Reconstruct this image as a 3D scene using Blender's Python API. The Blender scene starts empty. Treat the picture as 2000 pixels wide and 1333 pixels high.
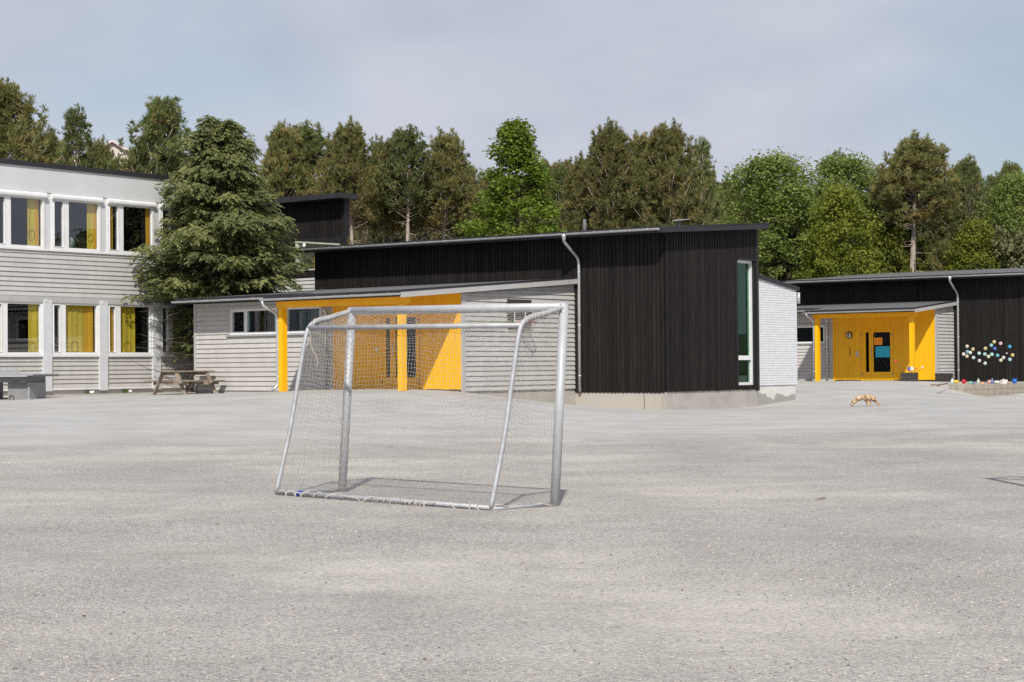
import bpy, bmesh, math, random
import numpy as np
from mathutils import Vector, Matrix

S = bpy.context.scene
C = S.collection
R = math.radians
PI = math.pi

# ------------------------------------------------------------------ camera, sky, sun, exposure
FPX = 3400.0
cam_d = bpy.data.cameras.new('camera')
cam_d.sensor_width = 36.0
cam_d.lens = 36.0 * FPX / 2000.0
cam_d.clip_start = 0.1
cam_d.clip_end = 3000
cam = bpy.data.objects.new('camera', cam_d)
C.objects.link(cam)
cam.matrix_world = Matrix.Translation((0, 0, 1.4)) @ Matrix.Rotation(R(90 + 0.815), 4, 'X') @ Matrix.Rotation(-0.0082, 4, 'Z')
S.camera = cam

SUN_EL, SUN_AZ = R(43), R(1.0)        # the light travels along +Y, a little to the right
sun_d = bpy.data.lights.new('sun', 'SUN')
sun_d.energy = 2.95
sun_d.angle = R(1.4)
sun_d.color = (1.0, 0.955, 0.88)
sun = bpy.data.objects.new('sun', sun_d)
C.objects.link(sun)
ld = Vector((math.sin(SUN_AZ) * math.cos(SUN_EL), math.cos(SUN_AZ) * math.cos(SUN_EL), -math.sin(SUN_EL)))
sun.rotation_euler = ld.to_track_quat('-Z', 'Y').to_euler()

W = bpy.data.worlds.new('World')
S.world = W
W.use_nodes = True
wn, wl = W.node_tree.nodes, W.node_tree.links
wn.clear()
sky = wn.new('ShaderNodeTexSky')
sky.sky_type = 'NISHITA'
sky.sun_disc = False
sky.sun_elevation = SUN_EL
sky.sun_rotation = R(180) + SUN_AZ
sky.air_density = 1.0
sky.dust_density = 1.2
tc = wn.new('ShaderNodeTexCoord')
mp = wn.new('ShaderNodeMapping')
mp.inputs['Scale'].default_value = (2.0, 2.0, 4.6)
mp.inputs['Location'].default_value = (6.27, 11.45, -16.25)
nz = wn.new('ShaderNodeTexNoise')
nz.inputs['Scale'].default_value = 1.25
nz.inputs['Detail'].default_value = 6.0
nz.inputs['Roughness'].default_value = 0.42
nz.inputs['Distortion'].default_value = 0.25
cr = wn.new('ShaderNodeValToRGB')
cr.color_ramp.elements[0].position = 0.28
cr.color_ramp.elements[0].color = (0.15, 0.15, 0.15, 1)
cr.color_ramp.elements[1].position = 0.48
cr.color_ramp.elements[1].color = (0.97, 0.97, 0.97, 1)
nz2 = wn.new('ShaderNodeTexNoise')
nz2.inputs['Scale'].default_value = 1.9
nz2.inputs['Detail'].default_value = 4.0
cr2 = wn.new('ShaderNodeValToRGB')
cr2.color_ramp.elements[0].position = 0.38
cr2.color_ramp.elements[0].color = (4.6, 4.88, 5.95, 1)
cr2.color_ramp.elements[1].position = 0.62
cr2.color_ramp.elements[1].color = (6.05, 6.32, 7.2, 1)
mx = wn.new('ShaderNodeMix')
mx.data_type = 'RGBA'
bg = wn.new('ShaderNodeBackground')
bg.inputs['Strength'].default_value = 0.0645
wo = wn.new('ShaderNodeOutputWorld')
wl.new(tc.outputs['Generated'], mp.inputs['Vector'])
wl.new(mp.outputs['Vector'], nz.inputs['Vector'])
wl.new(mp.outputs['Vector'], nz2.inputs['Vector'])
wl.new(nz.outputs['Fac'], cr.inputs['Fac'])
wl.new(nz2.outputs['Fac'], cr2.inputs['Fac'])
wl.new(cr.outputs['Color'], mx.inputs['Factor'])
wl.new(sky.outputs['Color'], mx.inputs['A'])
wl.new(cr2.outputs['Color'], mx.inputs['B'])
wl.new(mx.outputs['Result'], bg.inputs['Color'])
wl.new(bg.outputs['Background'], wo.inputs['Surface'])

S.view_settings.view_transform = 'Standard'
S.view_settings.look = 'None'
S.view_settings.gamma = 1.0
S.view_settings.exposure = 0.62
S.render.engine = 'CYCLES'
S.cycles.max_bounces = 8
S.cycles.transparent_max_bounces = 12
S.cycles.use_denoising = False

# ------------------------------------------------------------------ frame of the school yard
# u runs to the left and away along the black wall, v runs to the right and away; J is where black and grey walls meet
J = np.array([1.9, 52.7]); UU = np.array([-.7815, .6238]); VV = np.array([.6238, .7815])
def l2w(u, v, z=0.0):
    p = J + UU * u + VV * v
    return Vector((p[0], p[1], z))
FRAME_ROT = math.atan2(-.6238, .7815)

# ------------------------------------------------------------------ materials
MATS = {}
def nodes_of(m):
    m.use_nodes = True
    return m.node_tree.nodes, m.node_tree.links
def mat(name, col, rough=.65, var=.10, scale=4.0, stretch=(1, 1, 1), metallic=0.0, bump=0.0, bscale=40.0,
        col2=None, pos=(.35, .7), obj_var=0.0, spec=.5, detail=5.0):
    m = bpy.data.materials.new(name)
    n, l = nodes_of(m)
    p = n['Principled BSDF']
    p.inputs['Roughness'].default_value = rough
    p.inputs['Metallic'].default_value = metallic
    p.inputs['Specular IOR Level'].default_value = spec
    t = n.new('ShaderNodeTexCoord'); mpg = n.new('ShaderNodeMapping')
    mpg.inputs['Scale'].default_value = stretch
    l.new(t.outputs['Object'], mpg.inputs['Vector'])
    no = n.new('ShaderNodeTexNoise')
    no.inputs['Scale'].default_value = scale; no.inputs['Detail'].default_value = detail
    no.inputs['Roughness'].default_value = .62
    l.new(mpg.outputs['Vector'], no.inputs['Vector'])
    rp = n.new('ShaderNodeValToRGB')
    c2 = col2 if col2 is not None else tuple(min(1, c * (1 + var)) for c in col)
    c1 = tuple(c * (1 - var) for c in col) if col2 is None else col
    rp.color_ramp.elements[0].position = pos[0]; rp.color_ramp.elements[0].color = (*c1, 1)
    rp.color_ramp.elements[1].position = pos[1]; rp.color_ramp.elements[1].color = (*c2, 1)
    l.new(no.outputs['Fac'], rp.inputs['Fac'])
    out = rp.outputs['Color']
    if obj_var:
        oi = n.new('ShaderNodeObjectInfo'); hs = n.new('ShaderNodeHueSaturation')
        mr = n.new('ShaderNodeMapRange')
        mr.inputs['To Min'].default_value = 1 - obj_var; mr.inputs['To Max'].default_value = 1 + obj_var
        l.new(oi.outputs['Random'], mr.inputs['Value'])
        l.new(mr.outputs['Result'], hs.inputs['Value']); l.new(out, hs.inputs['Color'])
        out = hs.outputs['Color']
    l.new(out, p.inputs['Base Color'])
    if bump:
        nb = n.new('ShaderNodeTexNoise'); nb.inputs['Scale'].default_value = bscale; nb.inputs['Detail'].default_value = 4
        l.new(mpg.outputs['Vector'], nb.inputs['Vector'])
        b = n.new('ShaderNodeBump'); b.inputs['Strength'].default_value = bump; b.inputs['Distance'].default_value = .01
        l.new(nb.outputs['Fac'], b.inputs['Height']); l.new(b.outputs['Normal'], p.inputs['Normal'])
    MATS[name] = m
    return m

M = MATS
mat('grey_siding', (.475, .46, .44), .6, .07, 2.2, (1, 1, .5), obj_var=.035, bump=.15, bscale=60)
mat('grey_trim', (.42, .412, .40), .55, .05, 3)
mat('white_paint', (.74, .74, .74), .45, .05, 2.5)
mat('pillar_paint', (.60, .615, .635), .5, .05, 2.5)
mat('white_panel', (.58, .585, .59), .5, .05, .8, (1, 1, .4))
mat('yellow_paint', (.86, .455, .001), .5, .06, 2.0, (1, 1, .3), obj_var=.03, bump=.1, bscale=50)
mat('yellow_trim', (.88, .465, .001), .48, .05, 2.0)
mat('black_wood', (.0125, .0114, .0112), .62, .1, 2.0, (14, 14, .7), col2=(.034, .027, .024), pos=(.40, .86), obj_var=.28, bump=.3, bscale=30, spec=.12)
mat('black_trim', (.013, .0125, .014), .55, .15, 3, spec=.4)
mat('roof_felt', (.115, .115, .118), .85, .15, 5, bump=.3, bscale=90)
mat('roof_edge', (.020, .020, .025), .6, .15, 3)
mat('zinc', (.56, .575, .59), .38, .10, 4, metallic=.55, bump=.05)
mat('galvanised', (.385, .395, .41), .55, .14, 9, metallic=.2, bump=.06, bscale=25)
mat('aluminium', (.44, .45, .465), .5, .08, 6, metallic=.15)
mat('steel', (.5, .5, .5), .3, .08, 6, metallic=.9)
mat('concrete', (.40, .375, .34), .85, .12, 1.3, (1, 1, 1.6), bump=.25, bscale=35)
mat('concrete_stain', (.43, .40, .36), .85, .12, .9, (1, 1, .4), col2=(.40, .31, .21), pos=(.55, .8), bump=.25, bscale=35)
mat('flaking_paint', (.60, .59, .565), .8, .1, 3.2, col2=(.27, .255, .225), pos=(.62, .66), bump=.4, bscale=20)
fm = mat('flaking_base', (.62, .61, .585), .8, .06, 3.2, bump=.4, bscale=20)
n, l = nodes_of(fm); pb = n['Principled BSDF']; src = pb.inputs['Base Color'].links[0].from_socket
gp_ = n.new('ShaderNodeNewGeometry'); sp_ = n.new('ShaderNodeSeparateXYZ'); l.new(gp_.outputs['Position'], sp_.inputs['Vector'])
nn_ = n.new('ShaderNodeTexNoise'); nn_.inputs['Scale'].default_value = 2.6; nn_.inputs['Detail'].default_value = 7; l.new(gp_.outputs['Position'], nn_.inputs['Vector'])
m1 = n.new('ShaderNodeMath'); m1.operation = 'MULTIPLY_ADD'; m1.inputs[1].default_value = .62; m1.inputs[2].default_value = .075; l.new(nn_.outputs['Fac'], m1.inputs[0])
m2 = n.new('ShaderNodeMath'); m2.operation = 'LESS_THAN'; l.new(sp_.outputs['Z'], m2.inputs[0]); l.new(m1.outputs[0], m2.inputs[1])
mxf = n.new('ShaderNodeMix'); mxf.data_type = 'RGBA'; l.new(m2.outputs[0], mxf.inputs['Factor']); l.new(src, mxf.inputs['A']); mxf.inputs['B'].default_value = (.33, .315, .28, 1)
l.new(mxf.outputs['Result'], pb.inputs['Base Color'])
mat('brick_white', (.68, .69, .71), .6, .06, 6, bump=.35, bscale=40)
mat('mortar_white', (.55, .555, .565), .8, .06, 6)
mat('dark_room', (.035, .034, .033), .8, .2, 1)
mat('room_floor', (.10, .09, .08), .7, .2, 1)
mat('door_dark', (.03, .03, .03), .5, .1, 3)
mat('pine_wood', (.21, .165, .125), .8, .15, 3, (1, 1, 1), col2=(.36, .295, .235), bump=.2, bscale=40)
mat('driftwood', (.13, .065, .035), .85, .1, 9, col2=(.56, .41, .25), pos=(.40, .58), bump=.5, bscale=30)
mat('weathered_timber', (.30, .265, .215), .85, .1, 3, (1, 1, .6), col2=(.40, .365, .31), bump=.3, bscale=30)
mat('bed_sand', (.36, .33, .28), .9, .2, 20, bump=.3)
mat('planter_black', (.022, .021, .020), .7, .3, 8, col2=(.05, .047, .042), bump=.3)
mat('tabletop_grey', (.27, .28, .30), .5, .12, 8)
mat('table_body', (.21, .212, .215), .75, .15, 4, bump=.15)
mat('net_cord', (.43, .41, .38), .8, .08, 10)
mat('rope_white', (.52, .46, .41), .85, .12, 14)
mat('bark', (.26, .20, .165), .9, .25, 6, (1, 1, .3), col2=(.48, .42, .37), bump=.6, bscale=14)
mat('bark_dark', (.09, .07, .055), .9, .25, 6, (1, 1, .3), bump=.6, bscale=14)
mat('forest_floor', (.055, .052, .028), .95, .4, 1.4, col2=(.10, .085, .05))
mat('house_white', (.66, .58, .54), .7, .05, 2)
mat('roof_tile', (.25, .12, .09), .8, .15, 4)
mat('curtain_olive', (.66, .46, .035), .85, .1, 3, (1, 1, .2))
mat('curtain_orange', (.72, .36, .012), .85, .1, 3, (1, 1, .2))
mat('red_paint', (.55, .02, .02), .5, .1, 5)
mat('board_brown', (.045, .036, .032), .6, .15, 6)
mat('lamp_glass', (.72, .70, .66), .3, .04, 4)
mat('paper_orange', (.92, .33, .02), .7, .05, 4)
mat('paper_blue', (.015, .42, .66), .6, .05, 4)
mat('black_metal', (.02, .02, .02), .45, .1, 5)
mat('stick_brown', (.17, .11, .085), .9, .3, 9)
mat('weed', (.10, .16, .03), .7, .3, 9)
mat('pebble', (.33, .32, .31), .85, .1, 3)

def plain(name, col, rough=.45):
    if name not in MATS: mat(name, col, rough, .08, 12)
    return MATS[name]

# window glass: part mirror, part clear
g = bpy.data.materials.new('window_glass'); n, l = nodes_of(g); n.clear()
o_ = n.new('ShaderNodeOutputMaterial'); mixs = n.new('ShaderNodeMixShader')
tr = n.new('ShaderNodeBsdfTransparent'); tr.inputs['Color'].default_value = (.80, .86, .86, 1)
gl = n.new('ShaderNodeBsdfGlossy'); gl.inputs['Roughness'].default_value = .008; gl.inputs['Color'].default_value = (.95, .97, 1, 1)
fr = n.new('ShaderNodeLayerWeight'); fr.inputs['Blend'].default_value = .5
pw = n.new('ShaderNodeMath'); pw.operation = 'POWER'; pw.inputs[1].default_value = 4.0
ad = n.new('ShaderNodeMath'); ad.operation = 'MULTIPLY_ADD'; ad.inputs[1].default_value = .8; ad.inputs[2].default_value = .13
l.new(fr.outputs['Facing'], pw.inputs[0]); l.new(pw.outputs[0], ad.inputs[0]); l.new(ad.outputs[0], mixs.inputs['Fac'])
l.new(tr.outputs['BSDF'], mixs.inputs[1]); l.new(gl.outputs['BSDF'], mixs.inputs[2]); l.new(mixs.outputs['Shader'], o_.inputs['Surface'])
MATS['window_glass'] = g
gg = g.copy(); gg.name = 'green_glass'; MATS['green_glass'] = gg
for nd in gg.node_tree.nodes:
    if nd.type == 'BSDF_TRANSPARENT': nd.inputs['Color'].default_value = (.35, .62, .45, 1)
    if nd.type == 'BSDF_GLOSSY': nd.inputs['Color'].default_value = (.45, .72, .55, 1)
    if nd.type == 'MATH' and nd.operation == 'MULTIPLY_ADD': nd.inputs[2].default_value = .16

dg = g.copy(); dg.name = 'door_glass'; MATS['door_glass'] = dg
for nd in dg.node_tree.nodes:
    if nd.type == 'BSDF_TRANSPARENT': nd.inputs['Color'].default_value = (.62, .74, .76, 1)
    if nd.type == 'MATH' and nd.operation == 'MULTIPLY_ADD': nd.inputs[2].default_value = .055

# foliage: colour by a random number carried on every leaf
def foliage(name, ramp, rough=.6, trans=.25):
    m = bpy.data.materials.new(name)
    n, l = nodes_of(m); n.clear()
    o = n.new('ShaderNodeOutputMaterial'); at = n.new('ShaderNodeAttribute'); at.attribute_name = 'tint'
    rp = n.new('ShaderNodeValToRGB')
    els = rp.color_ramp.elements
    els[0].position = ramp[0][0]; els[0].color = (*ramp[0][1], 1)
    els[1].position = ramp[-1][0]; els[1].color = (*ramp[-1][1], 1)
    for ps, c in ramp[1:-1]:
        e = els.new(ps); e.color = (*c, 1)
    oi = n.new('ShaderNodeObjectInfo'); hs = n.new('ShaderNodeHueSaturation'); mr = n.new('ShaderNodeMapRange')
    mr.inputs['To Min'].default_value = .8; mr.inputs['To Max'].default_value = 1.2
    l.new(oi.outputs['Random'], mr.inputs['Value']); l.new(mr.outputs['Result'], hs.inputs['Value'])
    l.new(at.outputs['Fac'], rp.inputs['Fac']); l.new(rp.outputs['Color'], hs.inputs['Color'])
    d = n.new('ShaderNodeBsdfPrincipled'); d.inputs['Roughness'].default_value = rough; d.inputs['Specular IOR Level'].default_value = .3
    t = n.new('ShaderNodeBsdfTranslucent'); ms = n.new('ShaderNodeMixShader'); ms.inputs['Fac'].default_value = trans
    l.new(hs.outputs['Color'], d.inputs['Base Color']); l.new(hs.outputs['Color'], t.inputs['Color'])
    l.new(d.outputs['BSDF'], ms.inputs[1]); l.new(t.outputs['BSDF'], ms.inputs[2]); l.new(ms.outputs['Shader'], o.inputs['Surface'])
    MATS[name] = m
foliage('pine_needles', [(0, (.12, .145, .050)), (.45, (.215, .215, .074)), (.80, (.28, .25, .094)), (1, (.36, .27, .11))], .6, .42)
foliage('pine_green', [(0, (.11, .15, .052)), (.6, (.20, .228, .078)), (.9, (.28, .275, .10)), (1, (.37, .30, .12))], .6, .42)
foliage('spruce_needles', [(0, (.105, .138, .055)), (.5, (.19, .215, .082)), (1, (.30, .305, .12))], .6, .4)
foliage('leaf_bright', [(0, (.085, .135, .016)), (.5, (.15, .215, .026)), (1, (.25, .31, .05))], .5, .45)
foliage('leaf_pale', [(0, (.16, .225, .06)), (.5, (.25, .325, .078)), (1, (.35, .42, .115))], .55, .5)
foliage('leaf_olive', [(0, (.12, .155, .02)), (.5, (.205, .235, .034)), (1, (.30, .31, .055))], .55, .5)
foliage('leaf_dark', [(0, (.085, .095, .040)), (.5, (.145, .145, .062)), (1, (.21, .18, .085))], .6, .25)

# ------------------------------------------------------------------ mesh helpers
def link(o, parent=None):
    C.objects.link(o)
    if parent is not None: o.parent = parent
    return o
def tag(o, label=None, cat=None, group=None, kind=None):
    if label: o['label'] = label
    if cat: o['category'] = cat
    if group: o['group'] = group
    if kind: o['kind'] = kind
    return o
def empty(name, loc, rz=0.0):
    o = bpy.data.objects.new(name, None)
    o.empty_display_size = .2
    o.location = loc; o.rotation_euler = (0, 0, rz)
    return link(o)

class MB:
    """collects shapes into one mesh"""
    def __init__(s): s.v = []; s.f = []; s.m = []; s.cur = 0; s.sm = []
    def add(s, vs, fs, smooth=False):
        b = len(s.v); s.v += [tuple(p) for p in vs]
        for f in fs:
            s.f.append(tuple(b + i for i in f)); s.m.append(s.cur); s.sm.append(smooth)
        return s
    def hexa(s, p):      # 8 corners: bottom ring then top ring
        return s.add(p, [(0, 3, 2, 1), (4, 5, 6, 7), (0, 1, 5, 4), (1, 2, 6, 5), (2, 3, 7, 6), (3, 0, 4, 7)])
    def box(s, a, b):
        (x0, y0, z0), (x1, y1, z1) = a, b
        return s.hexa([(x0, y0, z0), (x1, y0, z0), (x1, y1, z0), (x0, y1, z0), (x0, y0, z1), (x1, y0, z1), (x1, y1, z1), (x0, y1, z1)])
    def beam(s, p, q, w, h, up=(0, 0, 1)):
        p, q = Vector(p), Vector(q); d = (q - p).normalized(); x = d.cross(Vector(up))
        x = x.normalized() if x.length > 1e-6 else Vector((1, 0, 0)); y = x.cross(d)
        cs = [(-w / 2, -h / 2), (w / 2, -h / 2), (w / 2, h / 2), (-w / 2, h / 2)]
        return s.hexa([p + x * a + y * b for a, b in cs] + [q + x * a + y * b for a, b in cs])
    def tube(s, pts, r, seg=8, caps=True):
        pts = [Vector(p) for p in pts]; n = len(pts)
        rs = list(r) if hasattr(r, '__len__') else [r] * n
        vs = []; fs = []; x = None
        for i, p in enumerate(pts):
            d = (pts[min(i + 1, n - 1)] - pts[max(i - 1, 0)]).normalized()
            if x is None:
                x = d.cross(Vector((0, 0, 1)))
                if x.length < 1e-3: x = d.cross(Vector((1, 0, 0)))
            else:
                x = x - d * x.dot(d)
            x = x.normalized(); y = d.cross(x)
            for k in range(seg):
                a = 2 * PI * k / seg
                vs.append(p + (x * math.cos(a) + y * math.sin(a)) * rs[i])
        for i in range(n - 1):
            for k in range(seg):
                k2 = (k + 1) % seg
                fs.append((i * seg + k, i * seg + k2, (i + 1) * seg + k2, (i + 1) * seg + k))
        if caps:
            fs.append(tuple(range(seg - 1, -1, -1))); fs.append(tuple(range((n - 1) * seg, n * seg)))
        return s.add(vs, fs, True)
    def disc(s, c, nrm, r, th, seg=16):
        c, nrm = Vector(c), Vector(nrm).normalized()
        return s.tube([c, c + nrm * th], r, seg)
    def ball(s, c, r, seg=10, rings=7, sq=(1, 1, 1), jit=0, rnd=None):
        vs = []; fs = []
        for i in range(rings + 1):
            t = PI * i / rings
            for k in range(seg):
                a = 2 * PI * k / seg
                j = 1 + (rnd.uniform(-jit, jit) if rnd else 0)
                vs.append((c[0] + r * sq[0] * math.sin(t) * math.cos(a) * j, c[1] + r * sq[1] * math.sin(t) * math.sin(a) * j, c[2] + r * sq[2] * math.cos(t) * j))
        for i in range(rings):
            for k in range(seg):
                k2 = (k + 1) % seg
                fs.append((i * seg + k, (i + 1) * seg + k, (i + 1) * seg + k2, i * seg + k2))
        return s.add(vs, fs, True)
    def build(s, name, mats, parent=None, fix=True):
        me = bpy.data.meshes.new(name)
        me.from_pydata(s.v, [], s.f)
        ms = mats if isinstance(mats, (list, tuple)) else [mats]
        for m in ms: me.materials.append(MATS[m] if isinstance(m, str) else m)
        if len(ms) > 1: me.polygons.foreach_set('material_index', s.m)
        me.polygons.foreach_set('use_smooth', s.sm)
        if fix:
            bm = bmesh.new(); bm.from_mesh(me)
            bmesh.ops.recalc_face_normals(bm, faces=bm.faces); bm.to_mesh(me); bm.free()
        me.update()
        return link(bpy.data.objects.new(name, me), parent)

def np_mesh(name, V, T, material, tint=None, smooth=False):
    me = bpy.data.meshes.new(name)
    V = np.asarray(V, dtype=np.float32); T = np.asarray(T, dtype=np.int32)
    k = T.shape[1]
    me.vertices.add(len(V)); me.vertices.foreach_set('co', V.ravel())
    me.loops.add(T.size); me.loops.foreach_set('vertex_index', T.ravel())
    me.polygons.add(len(T)); me.polygons.foreach_set('loop_start', np.arange(len(T), dtype=np.int32) * k)
    me.polygons.foreach_set('loop_total', np.full(len(T), k, dtype=np.int32))
    if smooth: me.polygons.foreach_set('use_smooth', np.ones(len(T), dtype=bool))
    me.materials.append(MATS[material] if isinstance(material, str) else material)
    if tint is not None:
        a = me.attributes.new('tint', 'FLOAT', 'FACE'); a.data.foreach_set('value', np.asarray(tint, dtype=np.float32))
    me.update(calc_edges=True); me.validate()
    return me
def segs(A, B, r):
    """thin three-sided cords from A to B"""
    A = np.asarray(A, float); B = np.asarray(B, float); d = B - A
    d /= np.linalg.norm(d, axis=1, keepdims=True) + 1e-9
    ref = np.where(np.abs(d[:, 2:3]) > .9, np.array([[1., 0, 0]]), np.array([[0, 0, 1.]]))
    x = np.cross(d, ref); x /= np.linalg.norm(x, axis=1, keepdims=True); y = np.cross(d, x)
    rr = np.asarray(r, float).reshape(-1, 1) if hasattr(r, '__len__') else r
    V = []
    for P in (A, B):
        for k in range(3):
            a = 2 * PI * k / 3
            V.append(P + (x * math.cos(a) + y * math.sin(a)) * rr)
    V = np.stack(V, 1).reshape(-1, 3)
    b = (np.arange(len(A)) * 6)[:, None]
    F = np.concatenate([b + np.array([[k, (k + 1) % 3, 3 + (k + 1) % 3, 3 + k]]) for k in range(3)], 0)
    return V, F

# ------------------------------------------------------------------ terrain height
GP = np.array([
    (-20, 0, 0), (-10, 0, 0), (0, 0, 0), (10, 0, 0), (20, 0, 0), (-20, 8, 0), (-8, 8, 0), (0, 8, 0), (8, 8, 0), (20, 8, 0),
    (-3, 14, 0), (3, 14, 0), (-1.9, 19.4, .0), (.41, 17.34, .0), (-2.54, 18.7, .045), (-.22, 16.6, .025), (0, 22, .02), (-10, 20, .03), (8, 20, .0), (20, 20, 0),
    (-9, 30, .22), (0, 30, .05), (8, 30, .02), (18, 30, .02), (-16, 38, .38), (-6, 38, .36), (2, 40, .10), (10, 40, .06), (20, 42, .04),
    (-15.6, 50.5, .50), (-13.5, 52, .58), (-11, 54, .58), (-9, 52, .64), (-6, 48.5, .72), (-3, 46.5, .74), (-1.4, 48.4, .70), (-5.3, 51.2, .74), (-10.1, 55.3, .60), (-13, 56.5, .62),
    (-.2, 47.5, .52), (.3, 50.4, .36), (1.3, 52.0, .17), (2.3, 52.0, .11), (4.47, 50.6, .10), (4.4, 48, .10), (7.7, 54.6, .06), (9.2, 56.6, .2), (10.3, 48.6, .12), (10.5, 55, .22),
    (13, 60, .40), (13.5, 68, .60), (15.6, 71.5, .66), (12, 70, .62), (16.8, 70, .62), (17.6, 72.3, .6), (17.0, 63.5, .10), (16.1, 64.2, .42), (15.2, 64.6, .46), (19.5, 65.5, .10), (22, 62, .06), (18, 57, .08), (14, 55, .15),
    (-25, 50, .5), (30, 60, .1), (-20, 65, .6), (0, 65, .6), (10, 80, .6), (25, 80, .6), (40, 80, .6), (-40, 80, .8), (-30, 30, .2), (40, 30, 0)], float)
def _kern(d): return np.exp(-(d / 7.5) ** 1.6)
def _mean(y): return .55 * np.clip((y - 22) / 34, 0, 1)
_D = np.linalg.norm(GP[:, None, :2] - GP[None, :, :2], axis=2)
_W = np.linalg.solve(_kern(_D) + np.eye(len(GP)) * .01, GP[:, 2] - _mean(GP[:, 1]))
def ground_z(x, y):
    x = np.atleast_1d(np.asarray(x, float)); y = np.atleast_1d(np.asarray(y, float))
    out = np.zeros(x.shape)
    for i in range(0, len(x), 4000):
        d = np.hypot(x[i:i + 4000, None] - GP[None, :, 0], y[i:i + 4000, None] - GP[None, :, 1])
        out[i:i + 4000] = _kern(d) @ _W + _mean(y[i:i + 4000])
    return out
def gz(x, y): return float(ground_z([x], [y])[0])
def hill_z(x, y):
    t = np.clip((np.asarray(y, float) - 78) / 60, 0, 1)
    return .55 + 5.5 * t * t * (3 - 2 * t)

# ground sheet
gm = bpy.data.materials.new('ground_gravel'); n, l = nodes_of(gm)
p = n['Principled BSDF']; p.inputs['Roughness'].default_value = .92; p.inputs['Specular IOR Level'].default_value = .25
geo = n.new('ShaderNodeNewGeometry')
def noise(sc, det=4, vec=None, rough=.55, stretch=None):
    t = n.new('ShaderNodeTexNoise'); t.inputs['Scale'].default_value = sc; t.inputs['Detail'].default_value = det; t.inputs['Roughness'].default_value = rough
    if stretch:
        m_ = n.new('ShaderNodeMapping'); m_.inputs['Scale'].default_value = stretch
        l.new(geo.outputs['Position'], m_.inputs['Vector']); l.new(m_.outputs['Vector'], t.inputs['Vector'])
    else: l.new(geo.outputs['Position'], t.inputs['Vector'])
    return t.outputs['Fac']
def ramp(src, p0, c0, p1, c1):
    r_ = n.new('ShaderNodeValToRGB'); e = r_.color_ramp.elements
    e[0].position = p0; e[0].color = (*c0, 1); e[1].position = p1; e[1].color = (*c1, 1)
    l.new(src, r_.inputs['Fac']); return r_.outputs['Color']
def mixc(f, a, b, bt='MIX'):
    m_ = n.new('ShaderNodeMix'); m_.data_type = 'RGBA'; m_.blend_type = bt
    if isinstance(f, float): m_.inputs['Factor'].default_value = f
    else: l.new(f, m_.inputs['Factor'])
    for nm, s_ in (('A', a), ('B', b)):
        if isinstance(s_, tuple): m_.inputs[nm].default_value = (*s_, 1)
        else: l.new(s_, m_.inputs[nm])
    return m_.outputs['Result']
def math_(op, a, b=None):
    m_ = n.new('ShaderNodeMath'); m_.operation = op
    for i, s_ in enumerate((a, b)):
        if s_ is None: continue
        if isinstance(s_, (int, float)): m_.inputs[i].default_value = s_
        else: l.new(s_, m_.inputs[i])
    return m_.outputs[0]
patch = ramp(noise(.15, 8, stretch=(.9, 1.0, 1), rough=.66), .40, (0, 0, 0), .57, (1, 1, 1))
fine = noise(9, 5, rough=.7)
gravel = mixc(fine, (.225, .218, .206), (.375, .364, .346))
sand = mixc(noise(5, 5), (.445, .418, .372), (.555, .525, .472))
base = mixc(patch, gravel, sand)
# single stones by colour
vo = n.new('ShaderNodeTexVoronoi'); vo.inputs['Scale'].default_value = 62
l.new(geo.outputs['Position'], vo.inputs['Vector'])
sep = n.new('ShaderNodeSeparateColor'); l.new(vo.outputs['Color'], sep.inputs['Color'])
stone = ramp(sep.outputs['Red'], .0, (.13, .125, .118), 1.0, (.60, .565, .525))
vo2 = n.new('ShaderNodeTexVoronoi'); vo2.inputs['Scale'].default_value = 135
l.new(geo.outputs['Position'], vo2.inputs['Vector'])
sep2 = n.new('ShaderNodeSeparateColor'); l.new(vo2.outputs['Color'], sep2.inputs['Color'])
stone2 = ramp(sep2.outputs['Green'], .0, (.16, .15, .14), 1.0, (.54, .505, .465))
amount = math_('MULTIPLY', math_('SUBTRACT', 1.0, math_('MULTIPLY', patch, .70)), .85)
base = mixc(amount, base, stone)
base = mixc(math_('MULTIPLY', amount, .8), base, stone2)
# asphalt apron in front of the buildings
sx = n.new('ShaderNodeSeparateXYZ'); l.new(geo.outputs['Position'], sx.inputs['Vector'])
edge = math_('ADD', math_('SUBTRACT', sx.outputs['Y'], math_('ADD', math_('MULTIPLY', sx.outputs['X'], .55), 32.5)), math_('MULTIPLY', math_('SUBTRACT', noise(.22, 5), .5), 14))
mr = n.new('ShaderNodeMapRange'); mr.interpolation_type = 'SMOOTHSTEP'
mr.inputs['From Min'].default_value = -4; mr.inputs['From Max'].default_value = 4
l.new(edge, mr.inputs['Value'])
asph = mixc(noise(.4, 6), (.375, .371, .358), (.445, .437, .417))
asph = mixc(math_('MULTIPLY', noise(40, 3), .35), asph, (.25, .25, .25))
dusty = ramp(noise(.13, 6), .46, (0, 0, 0), .68, (1, 1, 1))
asph = mixc(math_('MULTIPLY', dusty, .7), asph, (.42, .39, .35))
base = mixc(mr.outputs['Result'], base, asph)
uu_ = math_('ADD', math_('MULTIPLY', math_('SUBTRACT', sx.outputs['X'], 1.9), -.7815), math_('MULTIPLY', math_('SUBTRACT', sx.outputs['Y'], 52.7), .6238))
mrd = n.new('ShaderNodeMapRange'); mrd.interpolation_type = 'SMOOTHSTEP'; mrd.inputs['From Min'].default_value = 12.3; mrd.inputs['From Max'].default_value = 13.6
l.new(math_('ADD', uu_, math_('MULTIPLY', math_('SUBTRACT', noise(1.3, 5), .5), 1.6)), mrd.inputs['Value'])
base = mixc(math_('MULTIPLY', mrd.outputs['Result'], .75), base, (.30, .245, .195))
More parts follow.
